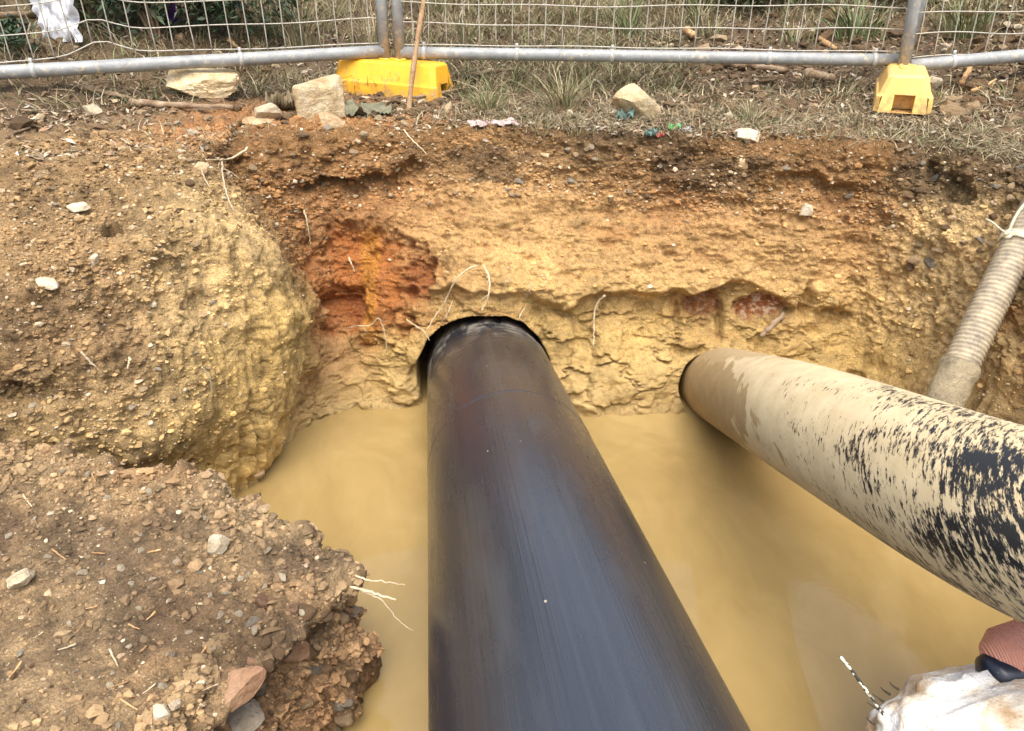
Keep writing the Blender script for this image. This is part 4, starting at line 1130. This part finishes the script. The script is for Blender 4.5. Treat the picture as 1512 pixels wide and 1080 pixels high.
for k in range(70):
    x = rg.uniform(330, 1470); y = rg.uniform(196, 300)
    loose('embedded_stone', 'small stone lodged in the dark topsoil of the pit wall', 'stones lodged in the topsoil', x, y, rg.uniform(7, 15), rg.choice(['tanst', 'pale', 'tanst', 'clod', 'grey']), rg, .36)
for k in range(28):
    x = rg.uniform(1330, 1505); y = rg.uniform(240, 400)
    loose('embedded_stone', 'lump lodged in the right pit wall above the hose', 'stones lodged in the right wall', x, y, rg.uniform(10, 22), rg.choice(['tanst', 'clod', 'grey', 'tanst']), rg, .34)
for k in range(40):
    x = rg.uniform(640, 1500); y = rg.uniform(112, 195)
    loose('rim_stone', 'small stone among the dry grass on the rim', 'stones in the rim grass', x, y, rg.uniform(6, 13), rg.choice(['pale', 'tanst', 'sand']), rg, .2, .7)
for k in range(46):
    x = rg.uniform(960, 1510); y = rg.uniform(20, 110)
    loose('earth_clod', 'crumbly lump on the slope behind the fence', 'earth clods behind the fence', x, y, rg.uniform(12, 34), rg.choice(['clod', 'clod', 'tanst', 'clod']), rg, .25, .9)
for k in range(26):
    x = rg.uniform(1390, 1512); y = rg.uniform(120, 200)
    loose('earth_clod', 'lump heaped beside the faded yellow foot', 'earth clods beside the faded foot', x, y, rg.uniform(14, 40), rg.choice(['clod', 'clod', 'clod', 'tanst']), rg, .25, .8)
# ------------------------------------------------------------------ roots, sticks, wood, litter
M['root'] = stone_mat('root_fibre', (.54, .43, .27), (.66, .56, .38), (.36, .26, .14), 60, .8, .001)
def on_wall(px, py, off):
    g, nn, dep = ground_at(px, py)
    r = ray(px, py); t = dep - off
    return np.array((r[0] * t, r[1] * t, CAM_Z + r[2] * t))
def root_at(label, pix, r, off=.02, offs=None, n=26, name='root'):
    pts = []
    for k, (x, y) in enumerate(pix):
        oo = offs[k] if offs else off
        pts.append(on_wall(x, y, oo))
    q = smooth_path(pts, n)
    rgx = np.random.default_rng(int(pix[0][0] * 7 + pix[0][1]))
    q[1:-1] += rgx.normal(0, r * .35, q[1:-1].shape)
    o = tube(name, q, np.linspace(r, r * .5, n) * 1.3, M['root'], None, 6)
    for j in range(2):
        i = int(n * (.3 + .3 * j)); dv = rgx.normal(0, 1, 3); dv[2] = -abs(dv[2]) - .4; dv /= np.linalg.norm(dv)
        ln = np.linalg.norm(q[-1] - q[0]) * rgx.uniform(.12, .28)
        qq = smooth_path([q[i], q[i] + dv * ln * .5 + rgx.normal(0, ln * .1, 3), q[i] + dv * ln + rgx.normal(0, ln * .15, 3)], 8)
        tube('rootlet', qq, np.linspace(r * .5, r * .2, 8), M['root'], o, 5)
    return tag(o, label, 'root')
root_at('long thin root arching down over the left of the black pipe hole', [(705, 392), (690, 395), (672, 412), (660, 440), (645, 465), (629, 488)], .0026, .035)
root_at('crooked root hanging above the crown of the black pipe', [(714, 392), (720, 403), (724, 415), (722, 436), (716, 450), (711, 459)], .0028, .035)
root_at('pale straight root dangling from the clay lip between the pipes', [(893, 437), (883, 443), (878, 455), (877, 480), (877, 498), (876, 512)], .0032, .03)
root_at('short straight root hanging in the brown clay left of the orange patch', [(449, 310), (453, 325), (456, 345), (459, 362)], .0026, .02)
root_at('small root poking out above the orange patch', [(515, 380), (518, 388), (524, 402)], .0028, .025)
root_at('pale root curling across the base of the orange patch', [(515, 485), (530, 480), (548, 484), (558, 465), (565, 480), (570, 500), (571, 522)], .0020, .03)
root_at('fine root crossing the left shoulder of the black pipe hole', [(600, 472), (615, 482), (628, 490), (634, 503)], .0018, .03)
root_at('fine hair root hanging under the clay lip above the pipe', [(668, 445), (662, 462), (652, 476)], .0014, .03)
root_at('branched root trailing across the dark cleft in the rim', [(365, 218), (355, 228), (340, 236), (318, 236), (304, 236)], .0028, .04)
root_at('root hanging down from the dark cleft in the rim', [(328, 238), (328, 255), (331, 275), (336, 292), (345, 312)], .0030, .03)
root_at('thin root dropping on the left edge of the cleft', [(297, 248), (301, 262), (309, 276)], .0018, .02)
root_at('hair root curling out of the topsoil below the yellow foot', [(596, 192), (606, 205), (618, 215), (630, 228)], .0018, .02)
root_at('forked root lying on the lower left clay face', [(298, 542), (308, 552), (313, 575)], .0018, .02)
root_at('pale root lying on the left slope near the ledge', [(120, 520), (130, 532), (146, 546)], .0022, .015)
root_at('bent grass root on the left slope beside a pale stone', [(192, 528), (188, 545)], .0026, .015)
root_at('hair root beside the crown of the black pipe', [(775, 455), (768, 465), (766, 472)], .0014, .03)
root_at('short root sticking from the lip right of the pipe', [(786, 418), (780, 428), (778, 442)], .0018, .03)
# roots sticking out over the water from the ledge
def free_root(label, pts, r):
    q = smooth_path(pts, 22)
    rgx = np.random.default_rng(int(abs(pts[0][0]) * 1e5)); q[3:-1] += rgx.normal(0, .0009, q[3:-1].shape)
    return tag(tube('root', q, np.linspace(r, r * .4, 22), M['root'], None, 6), label, 'root')
g0, _, dp0 = ground_at(530, 862)
free_root('thick torn root sticking from the ledge over the water', [g0 - np.array((.05, 0, .0)), P(540, 872, d=dp0), P(560, 880, d=dp0), P(585, 886, d=dp0)], .0042)
free_root('thin root trailing over the water below the torn root', [P(535, 874, d=dp0), P(562, 882, d=dp0), P(580, 905, d=dp0), P(594, 925, d=dp0), P(611, 932, d=dp0)], .0020)
free_root('thin root reaching over the water above the torn root', [P(525, 850, d=dp0), P(545, 860, d=dp0), P(565, 858, d=dp0), P(582, 861, d=dp0), P(598, 864, d=dp0)], .0020)
g0, _, dp0 = ground_at(545, 1030)
if g0 is not None:
    free_root('bent twig poking from the ledge foot over the reflection', [P(540, 1012, d=dp0), P(556, 1020, d=dp0), P(572, 1026, d=dp0), P(590, 1046, d=dp0)], .0020)

def wood(name, label, pix, r, mat='bark', lift=.5, group=None, seg=9, taper=.6, n=16):
    pts = []
    for (x, y) in pix:
        g, nn, dep = ground_at(x, y)
        rr_ = ray(x, y); pts.append(np.array((rr_[0] * dep, rr_[1] * dep, CAM_Z + rr_[2] * dep)) + np.array((0, 0, r * lift)))
    q = smooth_path(pts, n)
    rgx = np.random.default_rng(int(pix[0][0] + pix[0][1] * 3)); q += rgx.normal(0, r * .12, q.shape)
    rad = np.linspace(r, r * taper, n) * (1 + .12 * rgx.normal(size=n))
    o = tube(name, q, rad, M[mat], None, seg)
    return tag(o, label, 'branch' if mat == 'bark' else 'wood', group)
wood('log', 'grey weathered log lying under the middle fence rail', [(1040, 94), (1085, 98), (1160, 107)], .022)
wood('log', 'short stubby log lying behind the straight fence rail', [(1190, 112), (1230, 120)], .022)
wood('fallen_branch', 'long grey branch lying along the left rim', [(195, 154), (240, 156), (290, 160), (345, 162)], .013)
wood('fallen_branch', 'grey branch lying under the left fence rail', [(118, 128), (150, 138), (195, 147)], .011)
wood('fallen_branch', 'dark branch lying behind the bright yellow foot', [(670, 118), (710, 110), (760, 104)], .012)
wood('thin_branch', 'thin dark branch lying in front of the bright yellow foot', [(610, 146), (645, 140), (700, 128), (760, 127)], .006)
wood('fallen_branch', 'pale branch on the soil slope at the left fence end', [(10, 205), (25, 196), (45, 190)], .006)
wood('fallen_branch', 'curved grey branch on the heap behind the sagging fence panel', [(1440, 18), (1480, 22), (1530, 30)], .012)
wood('wood_splinter', 'upright orange wood splinter behind the faded yellow foot', [(1418, 128), (1428, 112), (1437, 96)], .012, 'chip', 1.2, None, 5, .8)
wood('wood_splinter', 'flat split wood shard on the soil beside the splinter', [(1435, 137), (1455, 130), (1470, 120)], .008, 'chip', .8, None, 5, .5)
wood('wood_splinter', 'squared wood offcut stuck in the clay above the right pipe', [(1122, 503), (1140, 486), (1156, 470)], .011, 'bark', 1.4, None, 4, 1.0)
wood('wood_chip', 'pale wood chip on the slope beyond the middle fence mesh', [(1210, 62), (1222, 70), (1232, 76)], .014, 'chip', .8, None, 5, .8)
wood('wood_chip', 'orange bark piece lying by the middle fence mesh', [(1012, 48), (1025, 58)], .018, 'chip', .8, None, 6, .7)
wood('wood_chip', 'tan leaf shaped bark chip by the dented fence mesh', [(338, 62), (352, 74)], .012, 'chip', .8, None, 5, .5)
rg = random.Random(5)
for k in range(60):
    x = rg.uniform(640, 1500); y = rg.uniform(112, 205)
    a = rg.uniform(-.5, .5); L = rg.uniform(15, 55)
    if rg.random() < .3: a = rg.uniform(0, 3.1)
    wood('dry_twig', 'thin dry twig lying among the grass on the far rim', [(x, y), (x + L * .5 * math.cos(a), y + L * .16 * math.sin(a) + rg.uniform(-2, 2)), (x + L * math.cos(a), y + L * .3 * math.sin(a))],
         rg.uniform(.0014, .0032), 'bark', 1.5, 'dry twigs on the far rim', 5, .5, 8)
for k in range(34):
    x = rg.uniform(5, 600); y = rg.uniform(118, 168)
    a = rg.uniform(-.5, .5); L = rg.uniform(15, 60)
    wood('dry_twig', 'thin dry twig lying on the left rim below the dented panel', [(x, y), (x + L * .5, y + rg.uniform(-4, 4)), (x + L, y + L * .2 * math.sin(a))],
         rg.uniform(.0014, .0036), 'bark', 1.5, 'dry twigs on the left rim', 5, .5, 8)
for k in range(24):
    x = rg.uniform(10, 330); y = rg.uniform(700, 1070)
    a = rg.uniform(0, 3.1); L = rg.uniform(14, 40)
    wood('wood_shred', 'pale wood shred pressed into the near earth ledge', [(x, y), (x + L * .5 * math.cos(a), y + L * .4 * math.sin(a)), (x + L * math.cos(a), y + L * .7 * math.sin(a))],
         rg.uniform(.0010, .0026), 'chip' if k % 3 else 'root', 1.3, 'wood shreds on the near ledge', 5, .4, 7)

# crumpled scraps of sheet
def crumple(name, label, cat, px, py, wpx, dpx, hgt, col, seed, rough=.8, up=None, n=26):
    g, nn, dep = ground_at(px, py)
    w = wpx * dep / FPX; dd = dpx * dep / FPX
    s, t = np.meshgrid(np.linspace(-.5, .5, n), np.linspace(-.5, .5, n), indexing='ij')
    q = np.stack([s.ravel() * 2.2, t.ravel() * 2.2, np.full(s.size, seed * 1.3)], 1).astype(np.float32)
    h = np.abs(fbm(q, (1.6, 3.4, 1), 4, .6, seed)) * 2 * hgt
    edge_ = .5 * fbm(q, 1.3, 3, .6, seed + 3)
    if up is None:
        v = np.stack([s.ravel() * w * (1 + .3 * edge_), t.ravel() * dd * (1 + .5 * edge_), h - .004], 1)
    else:
        v = np.stack([s.ravel() * w * (1 + .3 * edge_), h, (t.ravel() + .5) * up], 1)
    f = grid_faces(n, n)
    vv = np.concatenate([v, v - np.array((0, 0, .0015)) if up is None else v + np.array((0, .0015, 0))])
    ff = np.concatenate([f, f[:, ::-1] + len(v)])
    if isinstance(col, str): m = M[col]
    else:
        m, nt, b = new_mat(name); c = ramp(nt, noise_n(nt, objn(nt), 30, 5), [(.3, tuple(x * .6 for x in col)), (.65, col)])
        nt.links.new(c, b.inputs['Base Color']); b.inputs['Roughness'].default_value = rough
    return tag(obj(name, mesh_np(name, vv, ff, m, True), None, tuple(g)), label, cat)
crumple('geotextile_scrap', 'crumpled olive cloth scrap between the sandstone block and stick', 'cloth', 540, 160, 72, 40, .032, (.17, .16, .095), 3)
crumple('geotextile_scrap', 'folded olive cloth tucked behind the sandstone block', 'cloth', 416, 152, 38, 40, .05, (.20, .15, .08), 8)
crumple('plastic_scrap', 'torn pinkish white plastic strip on the rim beyond the black pipe', 'plastic scrap', 735, 180, 74, 22, .018, (.55, .40, .36), 5, .4)
crumple('plastic_scrap', 'teal crumpled scrap at the foot of the cream boulder', 'plastic scrap', 925, 172, 24, 20, .030, (.10, .20, .18), 6, .5)
crumple('plastic_scrap', 'small teal scrap on the rim near the bright green one', 'plastic scrap', 960, 192, 18, 16, .022, (.13, .22, .20), 12, .5)
crumple('plastic_scrap', 'bright green plastic scrap on the grassy rim', 'plastic scrap', 995, 190, 16, 16, .022, (.10, .55, .14), 7, .4)
crumple('plastic_scrap', 'small red scrap beside the bright green one', 'plastic scrap', 975, 198, 13, 10, .014, (.55, .14, .10), 14, .5)
crumple('plastic_scrap', 'white crumpled scrap beside the bright green one', 'plastic scrap', 1013, 184, 18, 16, .02, (.55, .52, .5), 15, .5)
crumple('plastic_sheet', 'white crumpled plastic sheet hanging behind the left fence panel', 'plastic sheet', 92, 60, 58, 30, .06, (.80, .80, .82), 9, .35, .42)
crumple('plastic_scrap', 'purple flower coloured scrap behind the dented fence panel', 'plastic scrap', 252, 34, 14, 10, .02, (.30, .07, .55), 16, .4, .1)

# ------------------------------------------------------------------ uncountable crumbs, litter and grass
def pick_points(pool_p, pool_n, weight, count, rg):
    w = weight / weight.sum()
    idx = rg.choice(len(pool_p), count, p=w)
    return pool_p[idx], pool_n[idx], idx
ico_v = []; ph = (1 + 5 ** .5) / 2
for a, b_ in ((1, ph), (-1, ph), (1, -ph), (-1, -ph)): ico_v += [(0, a, b_), (a, b_, 0), (b_, 0, a)]
ico_v = np.array(ico_v); ico_v /= np.linalg.norm(ico_v[0])
bmx = bmesh.new()
for q in ico_v: bmx.verts.new(q)
bmesh.ops.convex_hull(bmx, input=bmx.verts); bmx.verts.index_update()
ico_v = np.array([q.co[:] for q in bmx.verts]); ico_f = np.array([[q.index for q in f.verts] for f in bmx.faces]); bmx.free()
def crumbs(name, label, cat, pts, nrm_, size, colours, rg, kind='stuff', sink=.2):
    n = len(pts)
    v = ico_v[None] * rg.uniform(.62, 1.25, (n, 12, 1))
    sc = size[:, None, None] * np.stack([rg.uniform(.8, 1.4, n), rg.uniform(.7, 1.1, n), rg.uniform(.4, .85, n)], 1)[:, None, :]
    v = v * sc
    a = rg.uniform(0, 6.28, n); ca, sa = np.cos(a)[:, None], np.sin(a)[:, None]
    x = v[..., 0] * ca - v[..., 1] * sa; y = v[..., 0] * sa + v[..., 1] * ca
    v = np.stack([x, y, v[..., 2]], -1)
    t = rg.uniform(-.6, .6, n); ct, st_ = np.cos(t)[:, None], np.sin(t)[:, None]
    v = np.stack([v[..., 0], v[..., 1] * ct - v[..., 2] * st_, v[..., 1] * st_ + v[..., 2] * ct], -1)
    v = v + pts[:, None, :] + nrm_[:, None, :] * (size * (.35 - sink))[:, None, None]
    f = (ico_f[None] + (np.arange(n) * 12)[:, None, None]).reshape(-1, 3)
    c = np.repeat(colours, 12, 0)
    return tag(obj(name, mesh_np(name, v.reshape(-1, 3), f, M['crumb'], False, c)), label, cat, None, kind)
rgn = np.random.default_rng(77)
def inframe(P3, m=80):
    a, b_, dd = project(P3); return (dd > .2) & (a > -m) & (a < 1512 + m) & (b_ > -m) & (b_ < 1080 + m)
def soil_cols(base, n, rg, pale=.25):
    c = base * rg.uniform(.7, 1.25, (n, 1))
    pm = rg.random(n) < pale
    pc = np.array([(.46, .36, .23), (.40, .29, .17), (.54, .45, .31), (.32, .22, .12)])[rg.integers(0, 4, n)] * rg.uniform(.7, 1.1, (n, 1))
    return np.clip(np.where(pm[:, None], pc, c), .01, .8)
# near ledge
wB = inframe(P_B).astype(float) * np.where(v2 < 3.0, 1.0, 1.3) * (P_B[:, 2] > .05) * (v2 > .8)
wB *= np.where(v2 < 2, 2.2, 1.0) * (.25 + np.clip(fbm(P_B, 6, 3, .5, 61) + .35, 0, 1))
q, nn, ix = pick_points(P_B, N_B, wB, 7500, rgn)
wB2 = inframe(P_B).astype(float) * (P_B[:, 2] > .04) * (.10 * (v2 > 1.2) * (v2 < 3) * np.where(v2 < 2, 2, 1) + 1.0 * sstep(2.2, 2.85, v2) * (v2 < 3.05) + .9 * (v2 >= 3.05)) * (.15 + np.clip(fbm(P_B, 7, 3, .5, 64) + .4, 0, 1))
q2, nn2, ix2 = pick_points(P_B, N_B, wB2, 5600, rgn)
crumbs('soil_clods', 'broken soil clods along the crest and face of the near ledge', 'soil', q2, nn2, np.clip(rgn.lognormal(-5.2, .5, 5600), .0025, .016), np.clip(COL_B[ix2] * rgn.uniform(.75, 1.4, (5600, 1)), .01, .7), rgn, sink=.3)
crumbs('soil_crumbs', 'crumbs and grit strewn over the near earth ledge', 'soil crumbs', q, nn, np.clip(rgn.lognormal(-5.75, .45, 7500), .0013, .010), soil_cols(COL_B[ix], 7500, rgn, .10), rgn)
# left slope, rim and topsoil
wA = inframe(P_A).astype(float); patch_ = fbm(P_A, 5, 3, .5, 66)
reg = np.where((u_ < 5) & (v_ > 5.0) & (v_ < 9.6), 1.0 * (1 - .93 * sstep(1.6, 3.4, u_ + 1.2 * patch_) * sstep(6.5, 7.2, v_)), 0) + np.where((u_ >= 5) & (v_ > 4.9) & (v_ < 7.1), .9, 0) + np.where((u_ > 13) & (v_ >= 7.1) & (v_ < 9), .10, 0) + np.where((u_ >= 5) & (v_ >= 7.1) & (v_ < 8.3), .10, 0)
wA = wA * reg * (.2 + np.clip(fbm(P_A, 6, 3, .5, 62) + .35, 0, 1))
wA *= np.where((u_ < 4) & (v_ < 7.2), 1.9, 1.0)
q, nn, ix = pick_points(P_A, n0, wA, 24000, rgn)
crumbs('soil_crumbs', 'crumbs and grit clinging to the slopes and rim of the pit', 'soil crumbs', q, nn, np.clip(rgn.lognormal(-5.6, .5, 24000), .0014, .013), soil_cols(COL_A[ix], 24000, rgn, .15), rgn)
# clods behind the fence
wC = inframe(P_A, 200).astype(float) * ((v_ > 1.2) & (v_ < 5.2)) * sstep(-.1, .5, fbm(P_A, 2.2, 3, .5, 63) + .2 * sstep(.2, 1.2, P_A[:, 0]))
q, nn, ix = pick_points(P_A, n0, wC, 5000, rgn)
crumbs('soil_clods', 'crumbly soil heaped on the slope behind the fence', 'soil', q, nn, np.clip(rgn.lognormal(-4.5, .5, 5000), .004, .035), soil_cols(C['top'][None] * np.ones((5000, 1)), 5000, rgn, .15), rgn)

def blades(pts, height, width, lean, cols_, rg, seg=3, az=None):
    n = len(pts)
    az = rg.uniform(0, 6.283, n) if az is None else az
    dirv = np.stack([np.cos(az), np.sin(az), np.zeros(n)], 1)
    side = np.stack([-np.sin(az + rg.uniform(-.8, .8, n)), np.cos(az), np.zeros(n)], 1)
    vs_ = []
    for k in range(seg + 1):
        t = k / seg
        c = pts + dirv * (lean * height * t ** 1.7)[:, None] + np.stack([np.zeros(n), np.zeros(n), height * (t - .5 * np.clip(lean, 0, 1.6) * .45 * t ** 2.2)], 1)
        w = (width * (1 - t) ** .7 * .5 + .0002)[:, None]
        vs_.append(c - side * w); vs_.append(c + side * w)
    v = np.stack(vs_, 1)
    m = 2 * (seg + 1)
    f0 = np.array([[2 * k, 2 * k + 1, 2 * k + 3, 2 * k + 2] for k in range(seg)])
    f = (f0[None] + (np.arange(n) * m)[:, None, None]).reshape(-1, 4)
    return v.reshape(-1, 3), f, np.repeat(cols_, m, 0)
straw = np.array([(.38, .30, .18), (.30, .23, .13), (.46, .38, .24), (.22, .16, .09), (.20, .17, .085), (.26, .22, .12)])
green = np.array([(.13, .17, .06), (.18, .21, .085), (.09, .12, .045), (.22, .23, .11)])
def gcol(n, g, rg):
    c = straw[rg.integers(0, len(straw), n)].copy(); mk = rg.random(n) < g
    c[mk] = green[rg.integers(0, len(green), mk.sum())]
    return c * rg.uniform(.75, 1.2, (n, 1))
pa_px, pa_py, _ = project(P_A)
patch = fbm(P_A, 1.6, 3, .5, 71)
# dry grass behind the fence
wG = ((v_ > 1.0) & (v_ < 4.15)) * inframe(P_A, 260) * np.where(v_ < 2, .5, 1.0) * sstep(-.35, .15, patch + .25 * (pa_px < 1000) + .15 * (pa_py < 20)) * 1.0
wG = wG * np.where(v_ < 3, 2.0, 1.0) * (1 - .75 * sstep(960, 1080, pa_px) * sstep(20, 40, pa_py)) * (1 - .6 * (pa_px < 420))
NG = 32000
q, nn, ix = pick_points(P_A, n0, wG.astype(float), NG, rgn)
hgt = rgn.uniform(.025, .10, NG) * (1 + .5 * patch[ix])
v, f, c = blades(q, hgt, rgn.uniform(.002, .0048, NG), rgn.uniform(.4, 2.6, NG), gcol(NG, .27, rgn), rgn)
tag(obj('dry_grass', mesh_np('dry_grass', v, f, M['grass'], True, c)), 'dry straw coloured grass covering the slope behind the fence', 'grass', None, 'stuff')
# short grass, straw and litter on the rim
wR = ((v_ > 3.9) & (v_ < 6.05)) * inframe(P_A, 60) * (sstep(560, 760, pa_px) + .10 * (pa_px < 560)) * sstep(-.4, .2, patch + .15) * np.where(v_ > 5.7, .7, 1)
NR = 9000
q, nn, ix = pick_points(P_A, n0, wR.astype(float), NR, rgn)
v, f, c = blades(q, rgn.uniform(.012, .06, NR), rgn.uniform(.0012, .0030, NR), rgn.uniform(.6, 3.2, NR), gcol(NR, .10, rgn), rgn)
tag(obj('rim_grass', mesh_np('rim_grass', v, f, M['grass'], True, c)), 'flattened dry grass and straw on the far rim', 'grass', None, 'stuff')
# leaf litter
def leaves(pts, size, cols_, rg, flat=.5):
    n = len(pts)
    a = rg.uniform(0, 6.283, n); d1 = np.stack([np.cos(a), np.sin(a), rg.uniform(-flat, flat, n)], 1)
    d2 = np.stack([-np.sin(a), np.cos(a), rg.uniform(-flat, flat, n)], 1)
    nz = np.cross(d1, d2); w = rg.uniform(.22, .45, n)[:, None]
    L = size[:, None]; bend = rg.uniform(-.25, .25, n)[:, None]
    vs_ = [pts - d1 * L * .5, pts - d2 * L * w * .5 + nz * L * bend, pts + d1 * L * .5, pts + d2 * L * w * .5 + nz * L * bend * .6]
    v = np.stack(vs_, 1); f = (np.array([[0, 1, 2, 3]])[None] + (np.arange(n) * 4)[:, None, None]).reshape(-1, 4)
    return v.reshape(-1, 3), f, np.repeat(cols_, 4, 0)
lc = np.array([(.34, .24, .14), (.46, .37, .25), (.22, .15, .085), (.40, .34, .26), (.18, .14, .075), (.28, .16, .085)])
wL = ((v_ > 1.5) & (v_ < 6.0)) * inframe(P_A, 80) * (.15 + sstep(-.3, .3, -patch)) * np.where((v_ > 4.6) & (pa_px < 560), .15, 1)
NL = 14000
q, nn, ix = pick_points(P_A, n0, wL.astype(float), NL, rgn)
v, f, c = leaves(q + nn * .006, rgn.uniform(.010, .040, NL), lc[rgn.integers(0, len(lc), NL)] * rgn.uniform(.6, 1.3, (NL, 1)), rgn)
tag(obj('leaf_litter', mesh_np('leaf_litter', v, f, M['leaf'], False, c)), 'dead leaves and bark flakes littering the ground round the fence', 'leaf litter', None, 'stuff')

# ------------------------------------------------------------------ tussocks, shrubs and trees
def tussock(label, px, py, n, h, spread, g, seed, group=None, name='grass_tussock', w=.004):
    gp_, nn_, dep = ground_at(px, py)
    if gp_ is None: return
    rg = np.random.default_rng(seed)
    q = np.stack([rg.normal(0, spread, n), rg.normal(0, spread, n), np.zeros(n) - .01], 1)
    az = np.arctan2(q[:, 1], q[:, 0]) + rg.normal(0, .6, n)
    v, f, c = blades(q, rg.uniform(.5, 1.1, n) * h, rg.uniform(.6, 1.2, n) * w, rg.uniform(.2, 1.3, n), gcol(n, g, rg), rg, 4, az)
    o = obj(name, mesh_np(name, v, f, M['grass'], True, c), None, tuple(gp_ + np.array((0, 0, .005))))
    tag(o, label, 'grass', group)
tussock('straw coloured grass tussock on the rim beyond the black pipe', 832, 156, 130, .16, .030, .25, 1)
tussock('low grey green grass tuft beside the bright yellow foot', 712, 152, 110, .09, .030, .55, 2)
tussock('sprawling green grass tuft on the rim beside the flat greenish stone', 1110, 182, 70, .10, .025, .6, 3)
tussock('upright yellow green grass clump behind the straight fence panel', 932, 52, 90, .26, .022, .7, 4)
tussock('tall bright green grass clump behind the sagging fence panel', 1425, 48, 120, .28, .05, .85, 5, None, 'grass_tussock', .006)
tussock('broad leaved green clump behind the right fence post', 1270, 48, 110, .22, .06, .85, 6, None, 'grass_tussock', .009)
tussock('pale dry reed clump behind the dented fence panel', 450, 66, 90, .30, .05, .15, 7)
tussock('bleached dry grass clump right behind the paired fence posts', 545, 66, 100, .25, .04, .1, 8)
rg = random.Random(9)
for k in range(26):
    tussock('ragged dry grass tuft on the slope behind the fence', rg.uniform(380, 1500), rg.uniform(4, 62), 55, rg.uniform(.10, .2), .03, rg.uniform(.1, .6), 100 + k, 'ragged grass tufts behind the fence')
for k in range(14):
    tussock('small dry grass tuft on the far rim', rg.uniform(660, 1500), rg.uniform(118, 200), 32, rg.uniform(.035, .08), .018, rg.uniform(.1, .5), 200 + k, 'small grass tufts on the far rim', 'grass_tussock', .0028)
def foliage(name, n, ell, size, cols_, seed, mat='leaf', shell=.45):
    rg = np.random.default_rng(seed)
    nb = max(5, n // 160)
    cen = rg.normal(size=(nb, 3)); cen /= np.linalg.norm(cen, axis=1)[:, None]; cen *= rg.uniform(.25, .9, (nb, 1))
    which = rg.integers(0, nb, n)
    q = cen[which] + rg.normal(0, .20, (n, 3))
    q = q * np.asarray(ell)[None]
    v, f, c = leaves(q, rg.uniform(.6, 1.3, n) * size, cols_[rg.integers(0, len(cols_), n)] * rg.uniform(.6, 1.3, (n, 1)), rg, 1.2)
    return mesh_np(name, v, f, M[mat], False, c)
def shrub(label, loc, ell, n, size, cols_, seed, name='shrub'):
    root = empty(name, loc); tag(root, label, 'shrub')
    o = obj('foliage', foliage('foliage', n, ell, size, cols_, seed), root, (0, 0, ell[2] * .95))
    rg = np.random.default_rng(seed)
    for k in range(6):
        e = np.array((rg.uniform(-.6, .6) * ell[0], rg.uniform(-.6, .6) * ell[1], ell[2] * rg.uniform(1.0, 1.6)))
        tube('stem', smooth_path([(0, 0, -.06), e * .5 + rg.normal(0, .02, 3), e], 10), np.linspace(.009, .003, 10), M['bark'], root, 6)
    return root
dkg = np.array([(.035, .060, .028), (.05, .085, .035), (.028, .045, .024), (.07, .10, .045)])
mdg = np.array([(.10, .13, .05), (.15, .17, .07), (.07, .09, .035), (.20, .20, .10)])
for (lab, px, py, dY, ell, n, sz, cl, sd_) in (
    ('dense dark green shrub behind the dent in the fence mesh', 345, 66, .55, (.30, .25, .36), 3600, .035, dkg, 1),
    ('dark bushy shrub behind the left fence panel', 232, 62, .75, (.28, .25, .32), 2600, .035, dkg, 2),
    ('olive green shrub behind the left end of the fence', 150, 50, .9, (.26, .22, .30), 2000, .04, mdg, 3),
    ('low dark green plant beside the white plastic sheet', 32, 72, .2, (.12, .12, .08), 800, .028, dkg, 4),
    ('spreading green shrub upslope behind the middle fence panel', 1120, 8, .6, (.40, .30, .18), 1800, .05, mdg, 5),
    ('leafy green shrub upslope beyond the right fence post', 1360, 6, .6, (.38, .30, .22), 1900, .055, mdg, 6)):
    g, nn, dp = ground_at(px, py)
    if g is None: continue
    yy = g[1] + dY * .12
    shrub(lab, (g[0] * (yy / g[1]), yy, g[2] - .02), ell, n, sz, cl, sd_)
wood('green_branch', 'green stemmed branch lying across the white plastic sheet', [(-20, 26), (30, 24), (80, 22), (125, 24)], .013)
# a few trees up the slope, above the frame
def tree(label, x, y, z, H, ell, n, seed):
    root = empty('gum_tree', (x, y, z)); tag(root, label, 'tree', 'trees up the slope')
    rg = np.random.default_rng(seed)
    tr = smooth_path([(0, 0, -.3), (rg.normal(0, .1), 0, H * .35), (rg.normal(0, .2), rg.normal(0, .2), H * .7), (rg.normal(0, .25), 0, H)], 16)
    tube('trunk', tr, np.linspace(.14, .03, 16), M['bark'], root, 10)
    for k in range(7):
        b0 = tr[6 + k]; e = b0 + np.array((rg.uniform(-1, 1) * ell[0], rg.uniform(-1, 1) * ell[1], rg.uniform(.3, 1.1)))
        tube('limb', smooth_path([b0, (b0 + e) / 2 + np.array((0, 0, .15)), e], 8), np.linspace(.05, .012, 8), M['bark'], root, 6)
    obj('crown', foliage('crown', n, ell, .14, mdg, seed), root, (0, 0, H * .78))
for k, (x, y) in enumerate(((-6.5, 9.5), (-4.2, 11.0), (9.5, 12.0))):
    gz = 1.60 + (y - 5.6) * .07
    tree('tall gum tree standing up the slope behind the fence', x, y, gz, 3.2 + .5 * (k % 3), (1.5, 1.2, 1.3), 3000, 30 + k)
